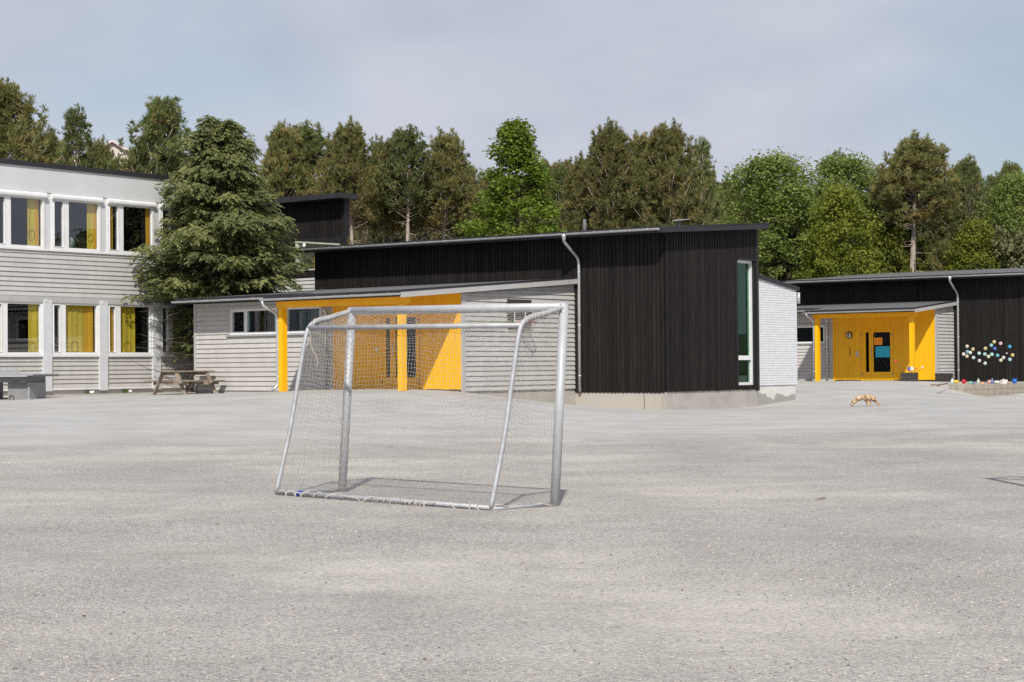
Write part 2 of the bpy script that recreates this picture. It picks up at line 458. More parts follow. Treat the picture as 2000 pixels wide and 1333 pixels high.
blot = ramp(noise(.55, 9, rough=.72), .36, (.90, .895, .89), .62, (1.12, 1.12, 1.12))
base = mixc(1.0, base, blot, 'MULTIPLY')
grit = ramp(noise(26, 4, rough=.8), .34, (.74, .74, .74), .66, (1.24, 1.24, 1.24))
base = mixc(math_('SUBTRACT', 1.0, math_('MULTIPLY', mr.outputs['Result'], .6)), base, mixc(1.0, base, grit, 'MULTIPLY'))
l.new(base, p.inputs['Base Color'])
b1 = n.new('ShaderNodeBump'); b1.inputs['Strength'].default_value = .55; b1.inputs['Distance'].default_value = .02
l.new(math_('ADD', math_('ADD', math_('MULTIPLY', vo.outputs['Distance'], -1.0), math_('MULTIPLY', fine, .8)), math_('MULTIPLY', noise(2.2, 6, rough=.65), 3.2)), b1.inputs['Height'])
l.new(math_('MULTIPLY', math_('SUBTRACT', 1.15, mr.outputs['Result']), .5), b1.inputs['Strength'])
l.new(b1.outputs['Normal'], p.inputs['Normal'])
MATS['ground_gravel'] = gm

xs = np.concatenate([np.linspace(-400, -42, 12), np.linspace(-40, 42, 150), np.linspace(44, 400, 12)])
ys = np.concatenate([np.linspace(-300, -12, 8), np.linspace(-10, 14, 30), np.linspace(14.4, 82, 170), np.linspace(84, 900, 20)])
GX, GY = np.meshgrid(xs, ys); fx, fy = GX.ravel(), GY.ravel()
GZ = ground_z(fx, fy)
nx, ny = len(xs), len(ys)
I = np.arange(nx * ny).reshape(ny, nx)
Q = np.stack([I[:-1, :-1], I[:-1, 1:], I[1:, 1:], I[1:, :-1]], -1).reshape(-1, 4)
o = link(bpy.data.objects.new('ground', np_mesh('ground', np.stack([fx, fy, GZ], 1), Q, gm, smooth=True)))
tag(o, 'pale grey gravel and asphalt of the open school yard', 'ground', kind='structure')

hx = np.linspace(-220, 260, 60); hy = np.concatenate([np.linspace(80, 160, 30), np.linspace(170, 420, 8)])
HX, HY = np.meshgrid(hx, hy); fx, fy = HX.ravel(), HY.ravel()
rng = np.random.default_rng(5)
HZ = hill_z(fx, fy) + rng.normal(0, .12, fx.shape) * (fy > 86)
nx, ny = len(hx), len(hy); I = np.arange(nx * ny).reshape(ny, nx)
Q = np.stack([I[:-1, :-1], I[:-1, 1:], I[1:, 1:], I[1:, :-1]], -1).reshape(-1, 4)
o = link(bpy.data.objects.new('hill', np_mesh('hill', np.stack([fx, fy, HZ + .06], 1), Q, 'forest_floor', smooth=True)))
tag(o, 'low wooded slope behind the school buildings', 'hill', kind='structure')

# ------------------------------------------------------------------ building helpers
class Frame:
    """a building root: shapes are given in (u, v, z) of the yard and stored relative to the root"""
    def __init__(s, name, u, v, z, label, cat, group=None):
        s.o = (u, v, z)
        s.root = empty(name, l2w(u, v, z), FRAME_ROT)
        tag(s.root, label, cat, group)
    def c(s, p): return (-(p[0] - s.o[0]), p[1] - s.o[1], p[2] - s.o[2])
    def build(s, mb, name, mats, parent=None, fix=True):
        m2 = MB(); m2.v = [s.c(p) for p in mb.v]; m2.f = mb.f; m2.m = mb.m; m2.sm = mb.sm
        return m2.build(name, mats, parent or s.root, fix)
class Face:
    """wall plane: a runs along it, d is the distance out of it"""
    def __init__(s, axis, c, sign): s.axis, s.c0, s.sign = axis, c, sign
    def p(s, a, d, z):
        return (a, s.c0 + s.sign * d, z) if s.axis == 'v' else (s.c0 + s.sign * d, a, z)
    def box(s, mb, a0, a1, d0, d1, z0, z1, z0b=None, z1b=None):
        z0b = z0 if z0b is None else z0b; z1b = z1 if z1b is None else z1b
        return mb.hexa([s.p(a0, d0, z0), s.p(a1, d0, z0b), s.p(a1, d1, z0b), s.p(a0, d1, z0), s.p(a0, d0, z1), s.p(a1, d0, z1b), s.p(a1, d1, z1b), s.p(a0, d1, z1)])
def cut(a0, a1, holes):
    out = [(a0, a1)]
    for h0, h1 in holes:
        nxt = []
        for x, y in out:
            if h1 <= x or h0 >= y: nxt.append((x, y)); continue
            if h0 > x: nxt.append((x, h0))
            if h1 < y: nxt.append((h1, y))
        out = nxt
    return [(x, y) for x, y in out if y - x > .01]
def backing(fr, face, a0, a1, z0, zt, holes, mats, name, d0=-.16, d1=0.0, parent=None):
    zt = zt if callable(zt) else (lambda a, k=zt: k)
    mb = MB()
    br = sorted({a0, a1, *[h[0] for h in holes if a0 < h[0] < a1], *[h[1] for h in holes if a0 < h[1] < a1]})
    for x, y in zip(br[:-1], br[1:]):
        mid = (x + y) / 2
        hs = [(h[2], h[3]) for h in holes if h[0] < mid < h[1]]
        top = min(zt(x), zt(y))
        for q0, q1 in cut(z0, top, hs):
            if abs(q1 - top) < 1e-6: face.box(mb, x, y, d0, d1, q0, zt(x), q0, zt(y))
            else: face.box(mb, x, y, d0, d1, q0, q1)
    return fr.build(mb, name, mats, parent)
def lap_boards(fr, face, a0, a1, z0, zt, pitch, holes, parent, mats='grey_siding', name='siding_board'):
    zt = zt if callable(zt) else (lambda a, k=zt: k)
    z = z0; k = 0
    while z < max(zt(a0), zt(a1)) - .02:
        z1 = z + pitch - .014; zc = z + pitch / 2
        for x, y in cut(a0, a1, [(h[0], h[1]) for h in holes if h[2] - .03 < zc < h[3] + .03]):
            x2, y2 = x, y
            zx, zy = zt(x2), zt(y2)
            if zx < z + .015 and zy < z + .015: continue
            if zx < z + .015: t = (z + .015 - zx) / (zy - zx); x2 = x + t * (y - x)
            if zy < z + .015: t = (z + .015 - zx) / (zy - zx); y2 = x + t * (y - x)
            if y2 - x2 < .05: continue
            mb = MB(); tx, ty = min(z1, zt(x2)), min(z1, zt(y2))
            b = .038 + .003 * math.sin(k * 7.3 + x)
            dx = .010 + (b - .010) * (1 - (tx - z) / (pitch - .01)); dy = .010 + (b - .010) * (1 - (ty - z) / (pitch - .01))
            mb.hexa([face.p(x2, 0.002, z), face.p(y2, 0.002, z), face.p(y2, b, z), face.p(x2, b, z), face.p(x2, 0.002, tx), face.p(y2, 0.002, ty), face.p(y2, dy, ty), face.p(x2, dx, tx)])
            fr.build(mb, name, mats, parent)
        z += pitch; k += 1
def vert_boards(fr, face, a0, a1, z0, zt, pitch, width, d0, d1, holes, parent, mats, name='cladding_board', jit=.004, seed=1):
    zt = zt if callable(zt) else (lambda a, k=zt: k)
    rd = random.Random(seed)
    n_ = max(1, round((a1 - a0) / pitch)); pt = (a1 - a0) / n_
    for i in range(n_):
        x = a0 + i * pt + (pt - width) / 2 + rd.uniform(-.004, .004); y = x + width
        mid = (x + y) / 2; d = d1 + rd.uniform(-jit, jit)
        zz = z0 + rd.uniform(-.008, .008); top = min(zt(x), zt(y))
        for q0, q1 in cut(zz, top, [(h[2], h[3]) for h in holes if h[0] - .02 < mid < h[1] + .02]):
            mb = MB()
            if abs(q1 - top) < 1e-6: face.box(mb, x, y, d0, d, q0, zt(x), q0, zt(y))
            else: face.box(mb, x, y, d0, d, q0, q1)
            fr.build(mb, name, mats, parent)
def window(fr, face, a0, a1, z0, z1, splits, fw=.07, depth=(-.10, .02), parent=None, glass='window_glass', mats='white_paint', mull=.10, name='window', sash=()):
    """frame a0..a1 with panes between the split positions; the panes are children"""
    mb = MB(); d0, d1 = depth
    face.box(mb, a0, a1, d0, d1, z0, z0 + fw); face.box(mb, a0, a1, d0, d1, z1 - fw, z1)
    face.box(mb, a0, a0 + fw, d0, d1, z0 + fw, z1 - fw); face.box(mb, a1 - fw, a1, d0, d1, z0 + fw, z1 - fw)
    edges = [a0 + fw]
    for s_ in splits:
        face.box(mb, s_ - mull / 2, s_ + mull / 2, d0, d1 - .004, z0 + fw, z1 - fw); edges += [s_ - mull / 2, s_ + mull / 2]
    edges.append(a1 - fw)
    for i in sash:       # an opening light has a second frame
        x, y = edges[2 * i], edges[2 * i + 1]; e = .018; zz0, zz1 = z0 + fw, z1 - fw
        face.box(mb, x, y, d0 + .02, d1 + .012, zz0, zz0 + e); face.box(mb, x, y, d0 + .02, d1 + .012, zz1 - e, zz1)
        face.box(mb, x, x + e, d0 + .02, d1 + .012, zz0 + e, zz1 - e); face.box(mb, y - e, y, d0 + .02, d1 + .012, zz0 + e, zz1 - e)
    w = fr.build(mb, name, mats, parent)
    dm = (d0 + d1) / 2 - .01
    for x, y in zip(edges[::2], edges[1::2]):
        pm = MB(); pm.add([face.p(x - .01, dm, z0 + fw - .01), face.p(y + .01, dm, z0 + fw - .01), face.p(y + .01, dm, z1 - fw + .01), face.p(x - .01, dm, z1 - fw + .01)], [(0, 1, 2, 3)])
        fr.build(pm, 'pane', glass, w)
    return w
def slab(fr, pts, th, name, mats, parent=None):
    """four top corners (u, v, z) and a thickness"""
    mb = MB(); mb.hexa([(a, b, c - th) for a, b, c in pts] + list(pts))
    return fr.build(mb, name, mats, parent)
def gutter(fr, p, q, out, r=.065, parent=None, name='gutter'):
    p, q, out = Vector(p), Vector(q), Vector(out).normalized()
    mb = MB(); vs = []; fs = []; N = 9
    for e in (p, q):
        for rr in (r, r - .008):
            for k in range(N):
                a = PI * k / (N - 1)
                vs.append(e + out * (math.cos(a) * rr) + Vector((0, 0, -math.sin(a) * rr)))
    A, B, C2, D = 0, N, 2 * N, 3 * N
    for k in range(N - 1):
        fs += [(A + k, A + k + 1, C2 + k + 1, C2 + k), (B + k, D + k, D + k + 1, B + k + 1)]
    fs += [(A, C2, D, B), (A + N - 1, B + N - 1, D + N - 1, C2 + N - 1)]
    fs += [tuple(range(A, A + N)), tuple(range(C2, C2 + N))]
    mb.add(vs, fs)
    L = (q - p).length; k = int(L / .62)
    for i in range(k):      # bracket clips
        c = p + (q - p) * ((i + .5) / k) + out * r
        d = (q - p).normalized() * .014
        mb.hexa([c - d + out * .0 + Vector((0, 0, -.03)), c + d + Vector((0, 0, -.03)), c + d + out * .008 + Vector((0, 0, -.03)), c - d + out * .008 + Vector((0, 0, -.03)),
                 c - d + Vector((0, 0, .012)), c + d + Vector((0, 0, .012)), c + d + out * .008 + Vector((0, 0, .012)), c - d + out * .008 + Vector((0, 0, .012))])
    return fr.build(mb, name, 'zinc', parent, fix=False)
def smooth_path(pts, k=4):
    """round the corners of a polyline"""
    pts = [Vector(p) for p in pts]; out = [pts[0]]
    for a, b, c in zip(pts[:-2], pts[1:-1], pts[2:]):
        r_ = min((b - a).length, (c - b).length) * .42; r_ = min(r_, .16)
        s_, e = b + (a - b).normalized() * r_, b + (c - b).normalized() * r_
        for i in range(k + 1):
            t = i / k; out.append(s_ * (1 - t) ** 2 + b * 2 * t * (1 - t) + e * t * t)
    return out + [pts[-1]]
def downpipe(fr, pts, r=.042, parent=None):
    mb = MB(); mb.tube(smooth_path(pts), r, 10)
    o = fr.build(mb, 'downpipe', 'zinc', parent)
    lo = min(pts, key=lambda p: p[2])[2]; x = [p for p in pts]
    k = max(range(len(pts) - 1), key=lambda i: abs(pts[i][2] - pts[i + 1][2]))
    a, b = Vector(pts[k]), Vector(pts[k + 1])
    for t in (.1, .5, .88):
        c = a.lerp(b, t); cb = MB(); cb.tube([c - Vector((0, 0, .018)), c + Vector((0, 0, .018))], r + .008, 10)
        fr.build(cb, 'clamp', 'zinc', o)
    return o

# ------------------------------------------------------------------ the black school building with its low grey wing
def school(name, u_left, dv, z_floor, zshift, label, front_z0, wing_end, vA, vFront, vEave, vEaveL, B_len, central):
    """vA: black wall, vFront: front wall of the low wing, vEave: eave of the porch roof"""
    fr = Frame(name, 0, vFront, z_floor, label, 'building')
    uC = -3.27
    ptc = .0737
    er = 5.36 if central else 5.06
    def eave_top(u): return er + (u + 3.63) / 14.7 * (.10 if central else .05)
    A = Face('v', vA, -1); B = Face('u', uC, -1); Fw = Face('v', vFront, -1); G = Face('u', 0.0, -1)
    za = lambda u: eave_top(u) + ptc * .72 - .17
    zb = lambda v: er + ptc * (v - vA + .72) - .17
    zlow = lambda v: 3.85 + .0775 * (v - vA) if central else 3.80 + .095 * (v - vA)
    # --- black wall A
    wa = backing(fr, A, uC, u_left, .60, za, [], 'black_trim', 'black_wall')
    zA0 = .585
    vert_boards(fr, A, uC + .0, -.02, zA0, za, .140, .104, .001, .024, [], wa, 'black_wood', seed=3)
    vert_boards(fr, A, -.02, u_left, zlow(vA) + .22, za, .140, .104, .001, .024, [], wa, 'black_wood', seed=4)
    # --- black wall B
    hb = [(vA + 4.08, vA + 5.08, .74, 4.63)] if central else []
    wb = backing(fr, B, vA, vA + B_len, .62, zb, hb, 'black_trim', 'black_wall')
    if central:
        vert_boards(fr, B, vA + .03, vA + B_len - .12, .60, zb, .140, .104, .001, .024, hb, wb, 'black_wood', seed=5)
        mb = MB(); B.box(mb, vA + B_len - .115, vA + B_len + .03, -.1, .040, .56, zb(vA + B_len - .1)); fr.build(mb, 'corner_board', 'black_trim', wb)
        window(fr, B, vA + 4.08, vA + 5.08, .74, 4.63, [], .085, (-.20, -.085), wb, 'green_glass')
        w = wb.children[-1]
        mb = MB(); B.box(mb, vA + 4.165, vA + 4.995, -.19, -.09, 1.52, 1.66); fr.build(mb, 'transom', 'white_paint', w)
        mb = MB(); B.box(mb, vA + 4.04, vA + 5.12, -.02, .045, 4.63, 4.68); fr.build(mb, 'drip_board', 'black_trim', w)
    # --- plinth
    if central:
        mb = MB(); A.box(mb, uC + .004, .0, -.14, -.012, -.4, .575); fr.build(mb, 'plinth', 'concrete_stain')
        mb = MB(); B.box(mb, vA + .0, vA + B_len - .04, -.14, -.012, -.4, .60); fr.build(mb, 'plinth', 'concrete')
        mb = MB(); A.box(mb, -2.52, -2.505, -.013, -.006, -.3, .57); fr.build(mb, 'joint', 'black_trim')
        mb = MB(); G.box(mb, vFront + .1, vA + .05, -.12, -.010, -.4, .69); fr.build(mb, 'plinth', 'concrete')
    else:
        mb = MB(); A.box(mb, uC, .0, -.14, -.012, -.4, .58); fr.build(mb, 'plinth', 'concrete')
    # --- back and side walls close the volume
    mb = MB(); Face('v', vA + B_len, 1).box(mb, uC + .17, u_left, -.15, .0, -.3, zb(vA + B_len) - .01, z1b=zb(vA + B_len) - .01)
    fr.build(mb, 'rear_wall', 'black_trim')
    mb = MB(); Face('u', u_left, 1).box(mb, vA + .0, vA + B_len, -.15, .0, -.3, za(u_left) - .03, z1b=zb(vA + B_len) - .03)
    fr.build(mb, 'side_wall', 'black_trim')
    # --- main roof
    ve, vr = vA - .72, vA + B_len + .12
    uR, uL = uC - .36, u_left + .08
    rr = lambda u, v: eave_top(u) + ptc * (v - ve)
    vb = vr if central else vA + 8.3
    rf = slab(fr, [(uL, ve, rr(uL, ve)), (uR, ve, rr(uR, ve)), (uR, vb, rr(uR, vb)), (uL, vb, rr(uL, vb))], .05, 'roof', 'roof_felt')
    mb = MB()
    mb.hexa([(uL, ve - .004, rr(uL, ve) - .17), (uR - .004, ve - .004, rr(uR, ve) - .17), (uR - .004, ve + .03, rr(uR, ve) - .17), (uL, ve + .03, rr(uL, ve) - .17),
             (uL, ve - .004, rr(uL, ve) + .012), (uR - .004, ve - .004, rr(uR, ve) + .012), (uR - .004, ve + .03, rr(uR, ve) + .012), (uL, ve + .03, rr(uL, ve) + .012)])
    fr.build(mb, 'fascia', 'roof_edge', rf)
    mb = MB()
    mb.hexa([(uR, ve + .03, rr(uR, ve) - .17), (uR + .035, ve + .03, rr(uR, ve) - .17), (uR + .035, vb + .02, rr(uR, vb) - .17), (uR, vb + .02, rr(uR, vb) - .17),
             (uR, ve + .03, rr(uR, ve) + .02), (uR + .035, ve + .03, rr(uR, ve) + .02), (uR + .035, vb + .02, rr(uR, vb) + .02), (uR, vb + .02, rr(uR, vb) + .02)])
    fr.build(mb, 'fascia', 'roof_edge', rf)
    # soffit
    mb = MB(); mb.hexa([(uL, ve + .03, rr(uL, ve) - .16), (uR + .035, ve + .03, rr(uR, ve) - .16), (uR + .035, vb, rr(uR, vb) - .16), (uL, vb, rr(uL, vb) - .16),
                        (uL, ve + .03, rr(uL, ve) - .14), (uR + .035, ve + .03, rr(uR, ve) - .14), (uR + .035, vb, rr(uR, vb) - .14), (uL, vb, rr(uL, vb) - .14)])
    fr.build(mb, 'soffit', 'black_trim', rf)
    gutter(fr, (uR + .03, ve - .075, eave_top(uR) - .045), (uL - .02, ve - .075, eave_top(uL) - .05), (0, -1, 0), parent=rf)
    # downpipe of the main roof
    up = -.24
    downpipe(fr, [(up + .02, ve - .075, eave_top(up) - .10), (up + .02, ve - .07, eave_top(up) - .30), (up, vA - .085, eave_top(up) - .78), (up, vA - .085, .60 if central else .62)], .045)
    mb = MB(); mb.tube([(up + .02, ve - .075, eave_top(up) - .08), (up + .02, ve - .075, eave_top(up) - .14), (up + .02, ve - .075, eave_top(up) - .30)], [.085, .07, .048], 10)
    fr.build(mb, 'hopper', 'zinc')

    # --- low wing, front wall
    yl = 4.98 if central else 4.74
    if central:
        holes = [(7.42, 9.51, 2.44, 3.23), (5.52, 7.02, 2.44, 3.23), (1.60, 3.10, .70, 2.92)]
        door = (1.60, 3.10, 2.92); dz = .72
    else:
        holes = [(5.17, 6.66, 2.28, 3.03), (1.93, 3.42, .60, 2.80)]
        door = (1.93, 3.42, 2.80); dz = .64
    zf = zlow(vFront)
    wf = backing(fr, Fw, 0, wing_end, -.2, zf, holes, 'grey_trim', 'front_wall')
    pit = .147 if central else .141
    hol2 = [(h[0] - .10, h[1] + .10, h[2] - .06, h[3] + .10) for h in holes[:-1]]
    if central: hol2 = [(5.42, 9.61, 2.38, 3.33)]
    lap_boards(fr, Fw, yl + .02, wing_end, front_z0, zf, pit, hol2, wf)
    vert_boards(fr, Fw, 0.03, yl, dz + .035, zf, .118, .1155, .001, .020, [(door[0], door[1], .2, door[2])], wf, 'yellow_paint', 'yellow_board', .0010, 8)
    mb = MB(); Fw.box(mb, yl - .05, yl + .02, 0, .045, dz, zf); fr.build(mb, 'corner_board', 'yellow_trim', wf)
    mb = MB(); Fw.box(mb, wing_end - .06, wing_end + .03, 0, .05, front_z0 - .02, zf); fr.build(mb, 'corner_board', 'grey_trim', wf)
    # windows with grey casing
    if central:
        window(fr, Fw, 7.42, 9.51, 2.44, 3.23, [8.80], .065, (-.10, .015), wf, 'door_glass', sash=(1,))
        window(fr, Fw, 5.52, 7.02, 2.44, 3.23, [], .065, (-.10, .015), wf, 'door_glass')
        mb = MB(); Fw.box(mb, 7.02, 7.42, 0, .022, 2.44, 3.23); Fw.box(mb, 5.42, 9.61, 0, .042, 3.23, 3.33); Fw.box(mb, 9.51, 9.61, 0, .03, 2.44, 3.23); Fw.box(mb, 5.42, 5.52, 0, .03, 2.44, 3.23)
        fr.build(mb, 'window_casing', 'grey_trim', wf)
        mb = MB(); Fw.box(mb, 5.40, 9.66, 0, .075, 2.385, 2.43); fr.build(mb, 'window_sill', 'zinc', wf)
        for a, b in ((7.6, 7.72), (7.9, 8.0), (9.05, 9.3)):        # curtains and a frame inside
            mb = MB(); Fw.box(mb, a, b, -.45, -.42, 2.45, 3.2); fr.build(mb, 'blind', plain('blind_teal', (.13, .22, .25), .7), wf)
        mb = MB(); Fw.box(mb, 5.6, 6.95, -.40, -.38, 2.45, 3.2); fr.build(mb, 'blind', plain('blind_dark', (.06, .10, .105), .7), wf)
    else:
        window(fr, Fw, 5.17, 6.66, 2.28, 3.03, [], .065, (-.10, .015), wf, 'door_glass')
        mb = MB(); Fw.box(mb, 5.07, 6.76, 0, .042, 3.03, 3.13); Fw.box(mb, 5.07, 5.17, 0, .03, 2.28, 3.03); Fw.box(mb, 6.66, 6.76, 0, .03, 2.28, 3.03)
        fr.build(mb, 'window_casing', 'grey_trim', wf)
        mb = MB(); Fw.box(mb, 5.05, 6.78, 0, .06, 2.23, 2.275); fr.build(mb, 'window_sill', 'zinc', wf)
    # dark room behind
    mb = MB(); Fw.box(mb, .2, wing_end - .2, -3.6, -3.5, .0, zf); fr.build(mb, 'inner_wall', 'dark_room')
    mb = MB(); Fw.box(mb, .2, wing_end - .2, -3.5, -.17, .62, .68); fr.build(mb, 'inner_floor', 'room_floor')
    # door
    d0, d1, dt = door
    mb = MB()
    Fw.box(mb, d0, d0 + .06, -.12, .03, dz, dt); Fw.box(mb, d1 - .06, d1, -.12, .03, dz, dt); Fw.box(mb, d0 + .06, d1 - .06, -.12, .03, dt - .06, dt)
    gA = (d0 + .08 + .06, d0 + .93) ; gB = (d1 - .36, d1 - .20)
    mid = (gA[1] + gB[0]) / 2
    zb0, zt0 = dz + .37, dt - .10
    for (x, y), (gx, gy) in (((d0 + .062, mid - .004), gA), ((mid + .004, d1 - .062), gB)):
        Fw.box(mb, x, y, -.06, .012, dz + .012, zb0); Fw.box(mb, x, y, -.06, .012, zt0, dt - .062)
        Fw.box(mb, x, gx, -.06, .012, zb0, zt0); Fw.box(mb, gy, y, -.06, .012, zb0, zt0)
    dr = fr.build(mb, 'door', 'yellow_trim', wf)
    for gx, gy in (gA, gB):
        pm = MB(); pm.add([Fw.p(gx - .01, -.02, zb0 - .01), Fw.p(gy + .01, -.02, zb0 - .01), Fw.p(gy + .01, -.02, zt0 + .01), Fw.p(gx - .01, -.02, zt0 + .01)], [(0, 1, 2, 3)])
        fr.build(pm, 'pane', 'door_glass', dr)
    hx = mid - .05
    mb = MB(); mb.tube(smooth_path([Fw.p(hx, .012, dz + 1.0), Fw.p(hx, .07, dz + 1.0), Fw.p(hx, .07, dz + 1.38), Fw.p(hx, .012, dz + 1.38)]), .014, 8); fr.build(mb, 'door_handle', 'steel', dr)
    for hu in (d0 + .03, d1 - .03):
        for hz in (dz + .27, dt - .22):
            mb = MB(); mb.tube([Fw.p(hu, .035, hz - .05), Fw.p(hu, .035, hz + .05)], .018, 8); Fw.box(mb, hu - .03, hu + .03, .028, .036, hz - .035, hz + .035); fr.build(mb, 'hinge', 'steel', dr)
    mb = MB(); Fw.box(mb, 0.03, yl - .05, -.02, .010, dz - .05, dz + .03); fr.build(mb, 'base_gap', 'black_trim', wf)
    # --- grey end wall of the wing, beside the black wall
    wg = backing(fr, G, vFront, vA, .0 if not central else .69, zlow, [], 'grey_trim', 'end_wall')
    lap_boards(fr, G, vFront + .09, vA - .03, .70 if central else .60, zlow, .141, [], wg)
    mb = MB(); G.box(mb, vFront - .045, vFront + .085, -.02, .045, .68 if central else .58, zlow(vFront) - .01); fr.build(mb, 'corner_board', 'grey_trim', wg)
    # --- low roof over wing and porch
    zr = lambda v: zlow(v) + .20
    uPR, uPL = -.17, 5.12 if central else 4.86
    rp = slab(fr, [(uPL, vEave, zr(vEave)), (uPR, vEave, zr(vEave)), (uPR, vA + .0, zr(vA)), (uPL, vA + .0, zr(vA))], .05, 'porch_roof', 'roof_felt')
    mb = MB(); mb.hexa([(uPL, vEave - .004, zr(vEave) - .16), (uPR, vEave - .004, zr(vEave) - .16), (uPR, vEave + .026, zr(vEave) - .16), (uPL, vEave + .026, zr(vEave) - .16),
                        (uPL, vEave - .004, zr(vEave) + .02), (uPR, vEave - .004, zr(vEave) + .02), (uPR, vEave + .026, zr(vEave) + .02), (uPL, vEave + .026, zr(vEave) + .02)])
    fr.build(mb, 'fascia', 'roof_edge', rp)
    e0 = vEave + .0
    for (h0, h1, mm, out) in ((-.185, -.035, 'grey_trim', .022), (-.034, .025, 'roof_edge', .03)):
        mb = MB(); mb.hexa([(uPR - out, e0, zr(e0) + h0), (uPR + .005, e0, zr(e0) + h0), (uPR + .005, vA - .03, zr(vA) + h0), (uPR - out, vA - .03, zr(vA) + h0),
                            (uPR - out, e0, zr(e0) + h1), (uPR + .005, e0, zr(e0) + h1), (uPR + .005, vA - .03, zr(vA) + h1), (uPR - out, vA - .03, zr(vA) + h1)])
        fr.build(mb, 'rake_board', mm, rp)
    mb = MB(); mb.hexa([(uPL, e0 + .03, zr(e0) - .15), (uPR, e0 + .03, zr(e0) - .15), (uPR, vFront, zr(vFront) - .15), (uPL, vFront, zr(vFront) - .15),
                        (uPL, e0 + .03, zr(e0) - .13), (uPR, e0 + .03, zr(e0) - .13), (uPR, vFront, zr(vFront) - .13), (uPL, vFront, zr(vFront) - .13)])
    fr.build(mb, 'porch_ceiling', 'yellow_paint', rp)
    gutter(fr, (uPR + .0, vEave - .072, zr(vEave) - .065), (uPL + .03, vEave - .072, zr(vEave) - .072), (0, -1, 0), .058, parent=rp)
    vl = vEaveL
    uLL = wing_end + .14
    rl = slab(fr, [(uLL, vl, zr(vl)), (uPL, vl, zr(vl)), (uPL, vA, zr(vA)), (uLL, vA, zr(vA))], .05, 'wing_roof', 'roof_felt')
    mb = MB(); mb.hexa([(uLL, vl - .004, zr(vl) - .16), (uPL, vl - .004, zr(vl) - .16), (uPL, vl + .026, zr(vl) - .16), (uLL, vl + .026, zr(vl) - .16),
                        (uLL, vl - .004, zr(vl) + .02), (uPL, vl - .004, zr(vl) + .02), (uPL, vl + .026, zr(vl) + .02), (uLL, vl + .026, zr(vl) + .02)])
    fr.build(mb, 'fascia', 'roof_edge', rl)
    mb = MB(); mb.hexa([(uLL, vl + .03, zr(vl) - .15), (uPL, vl + .03, zr(vl) - .15), (uPL, vFront, zr(vFront) - .15), (uLL, vFront, zr(vFront) - .15),
                        (uLL, vl + .03, zr(vl) - .13), (uPL, vl + .03, zr(vl) - .13), (uPL, vFront, zr(vFront) - .13), (uLL, vFront, zr(vFront) - .13)])
    fr.build(mb, 'soffit', 'grey_trim', rl)
    gutter(fr, (uPL + .02, vl - .072, zr(vl) - .065), (uLL + .02, vl - .072, zr(vl) - .07), (0, -1, 0), .058, parent=rl)
    # --- porch posts and beam
    vp = vEave + .42
    for up_, w_ in ((.17, .155), (uPL - .36, .155)):
        g0 = gz(*l2w(up_, vp)[:2])
        mb = MB(); mb.box((up_ - w_ / 2, vp - .10, g0 + .0), (up_ + w_ / 2, vp + .10, zr(vp) - .36)); fr.build(mb, 'post', 'yellow_trim')
        mb = MB(); mb.box((up_ - .03, vp - .03, g0 - .1), (up_ + .03, vp + .03, g0 + .02)); fr.build(mb, 'post_shoe', 'black_metal')
    mb = MB(); mb.box((-.06, vp - .075, zr(vp) - .36), (uPL - .18, vp + .075, zr(vp) - .155)); fr.build(mb, 'beam', 'yellow_trim')
    # --- downpipes of the low roofs
    pu = uPL - .16
    downpipe(fr, [(pu + .12, vEave - .07, zr(vEave) - .12), (pu + .10, vEave - .06, zr(vEave) - .26), (pu - .04, vp - .05, zr(vEave) - .50), (pu - .04, vp - .05, dz + .16), (pu + .02, vp - .22, dz + .05)] if central else
             [(pu + .06, vEave - .07, zr(vEave) - .12), (pu + .05, vEave - .05, zr(vEave) - .2), (pu - .05, vp - .05, zr(vEave) - .42), (pu - .05, vp - .05, dz + .12)], .042)
    qu = yl + .28
    downpipe(fr, [(qu + .06, vl - .06, zr(vl) - .12), (qu + .04, vl - .04, zr(vl) - .2), (qu, vFront - .09, zr(vl) - .46), (qu, vFront - .09, dz + .05)], .04)
    return fr

cen = school('black_school_building', 11.05, 0, .55, 0, 'black timber school building with low grey wing and yellow porch behind the goal', .70, 11.15, 0.0, -5.26, -8.0, -6.0, 5.25, True)
rgt = school('far_school_building', 8.0, 0, .5, 0, 'farther black and grey building with yellow porch and coloured discs on its wall', .63, 7.2, 26.97, 25.22, 22.93, 24.5, 5.6, False)

# end wall of the central wing, facing the courtyard, with a small window
E1 = Face('u', 11.15, 1)
we = backing(cen, E1, -5.26, 0, -.2, lambda v: 3.85 + .0775 * v, [(-3.6, -2.9, 2.3, 3.1)], 'grey_trim', 'courtyard_wall')
lap_boards(cen, E1, -5.2, -.02, .7, lambda v: 3.85 + .0775 * v, .147, [(-3.7, -2.8, 2.22, 3.18)], we)
window(cen, E1, -3.6, -2.9, 2.3, 3.1, [], .07, (-.10, .02), we)
# things on the central building
mb = MB(); Face('v', -5.26, -1).box(mb, 3.19, 3.29, .02, .05, 1.86, 1.96); cen.build(mb, 'bell_push', 'white_paint')
o = MB(); o.tube([(1.35, 2.4, 5.5), (1.35, 2.4, 6.05)], .055, 12); cen.build(o, 'vent_pipe', plain('dull_grey', (.13, .13, .14), .6))
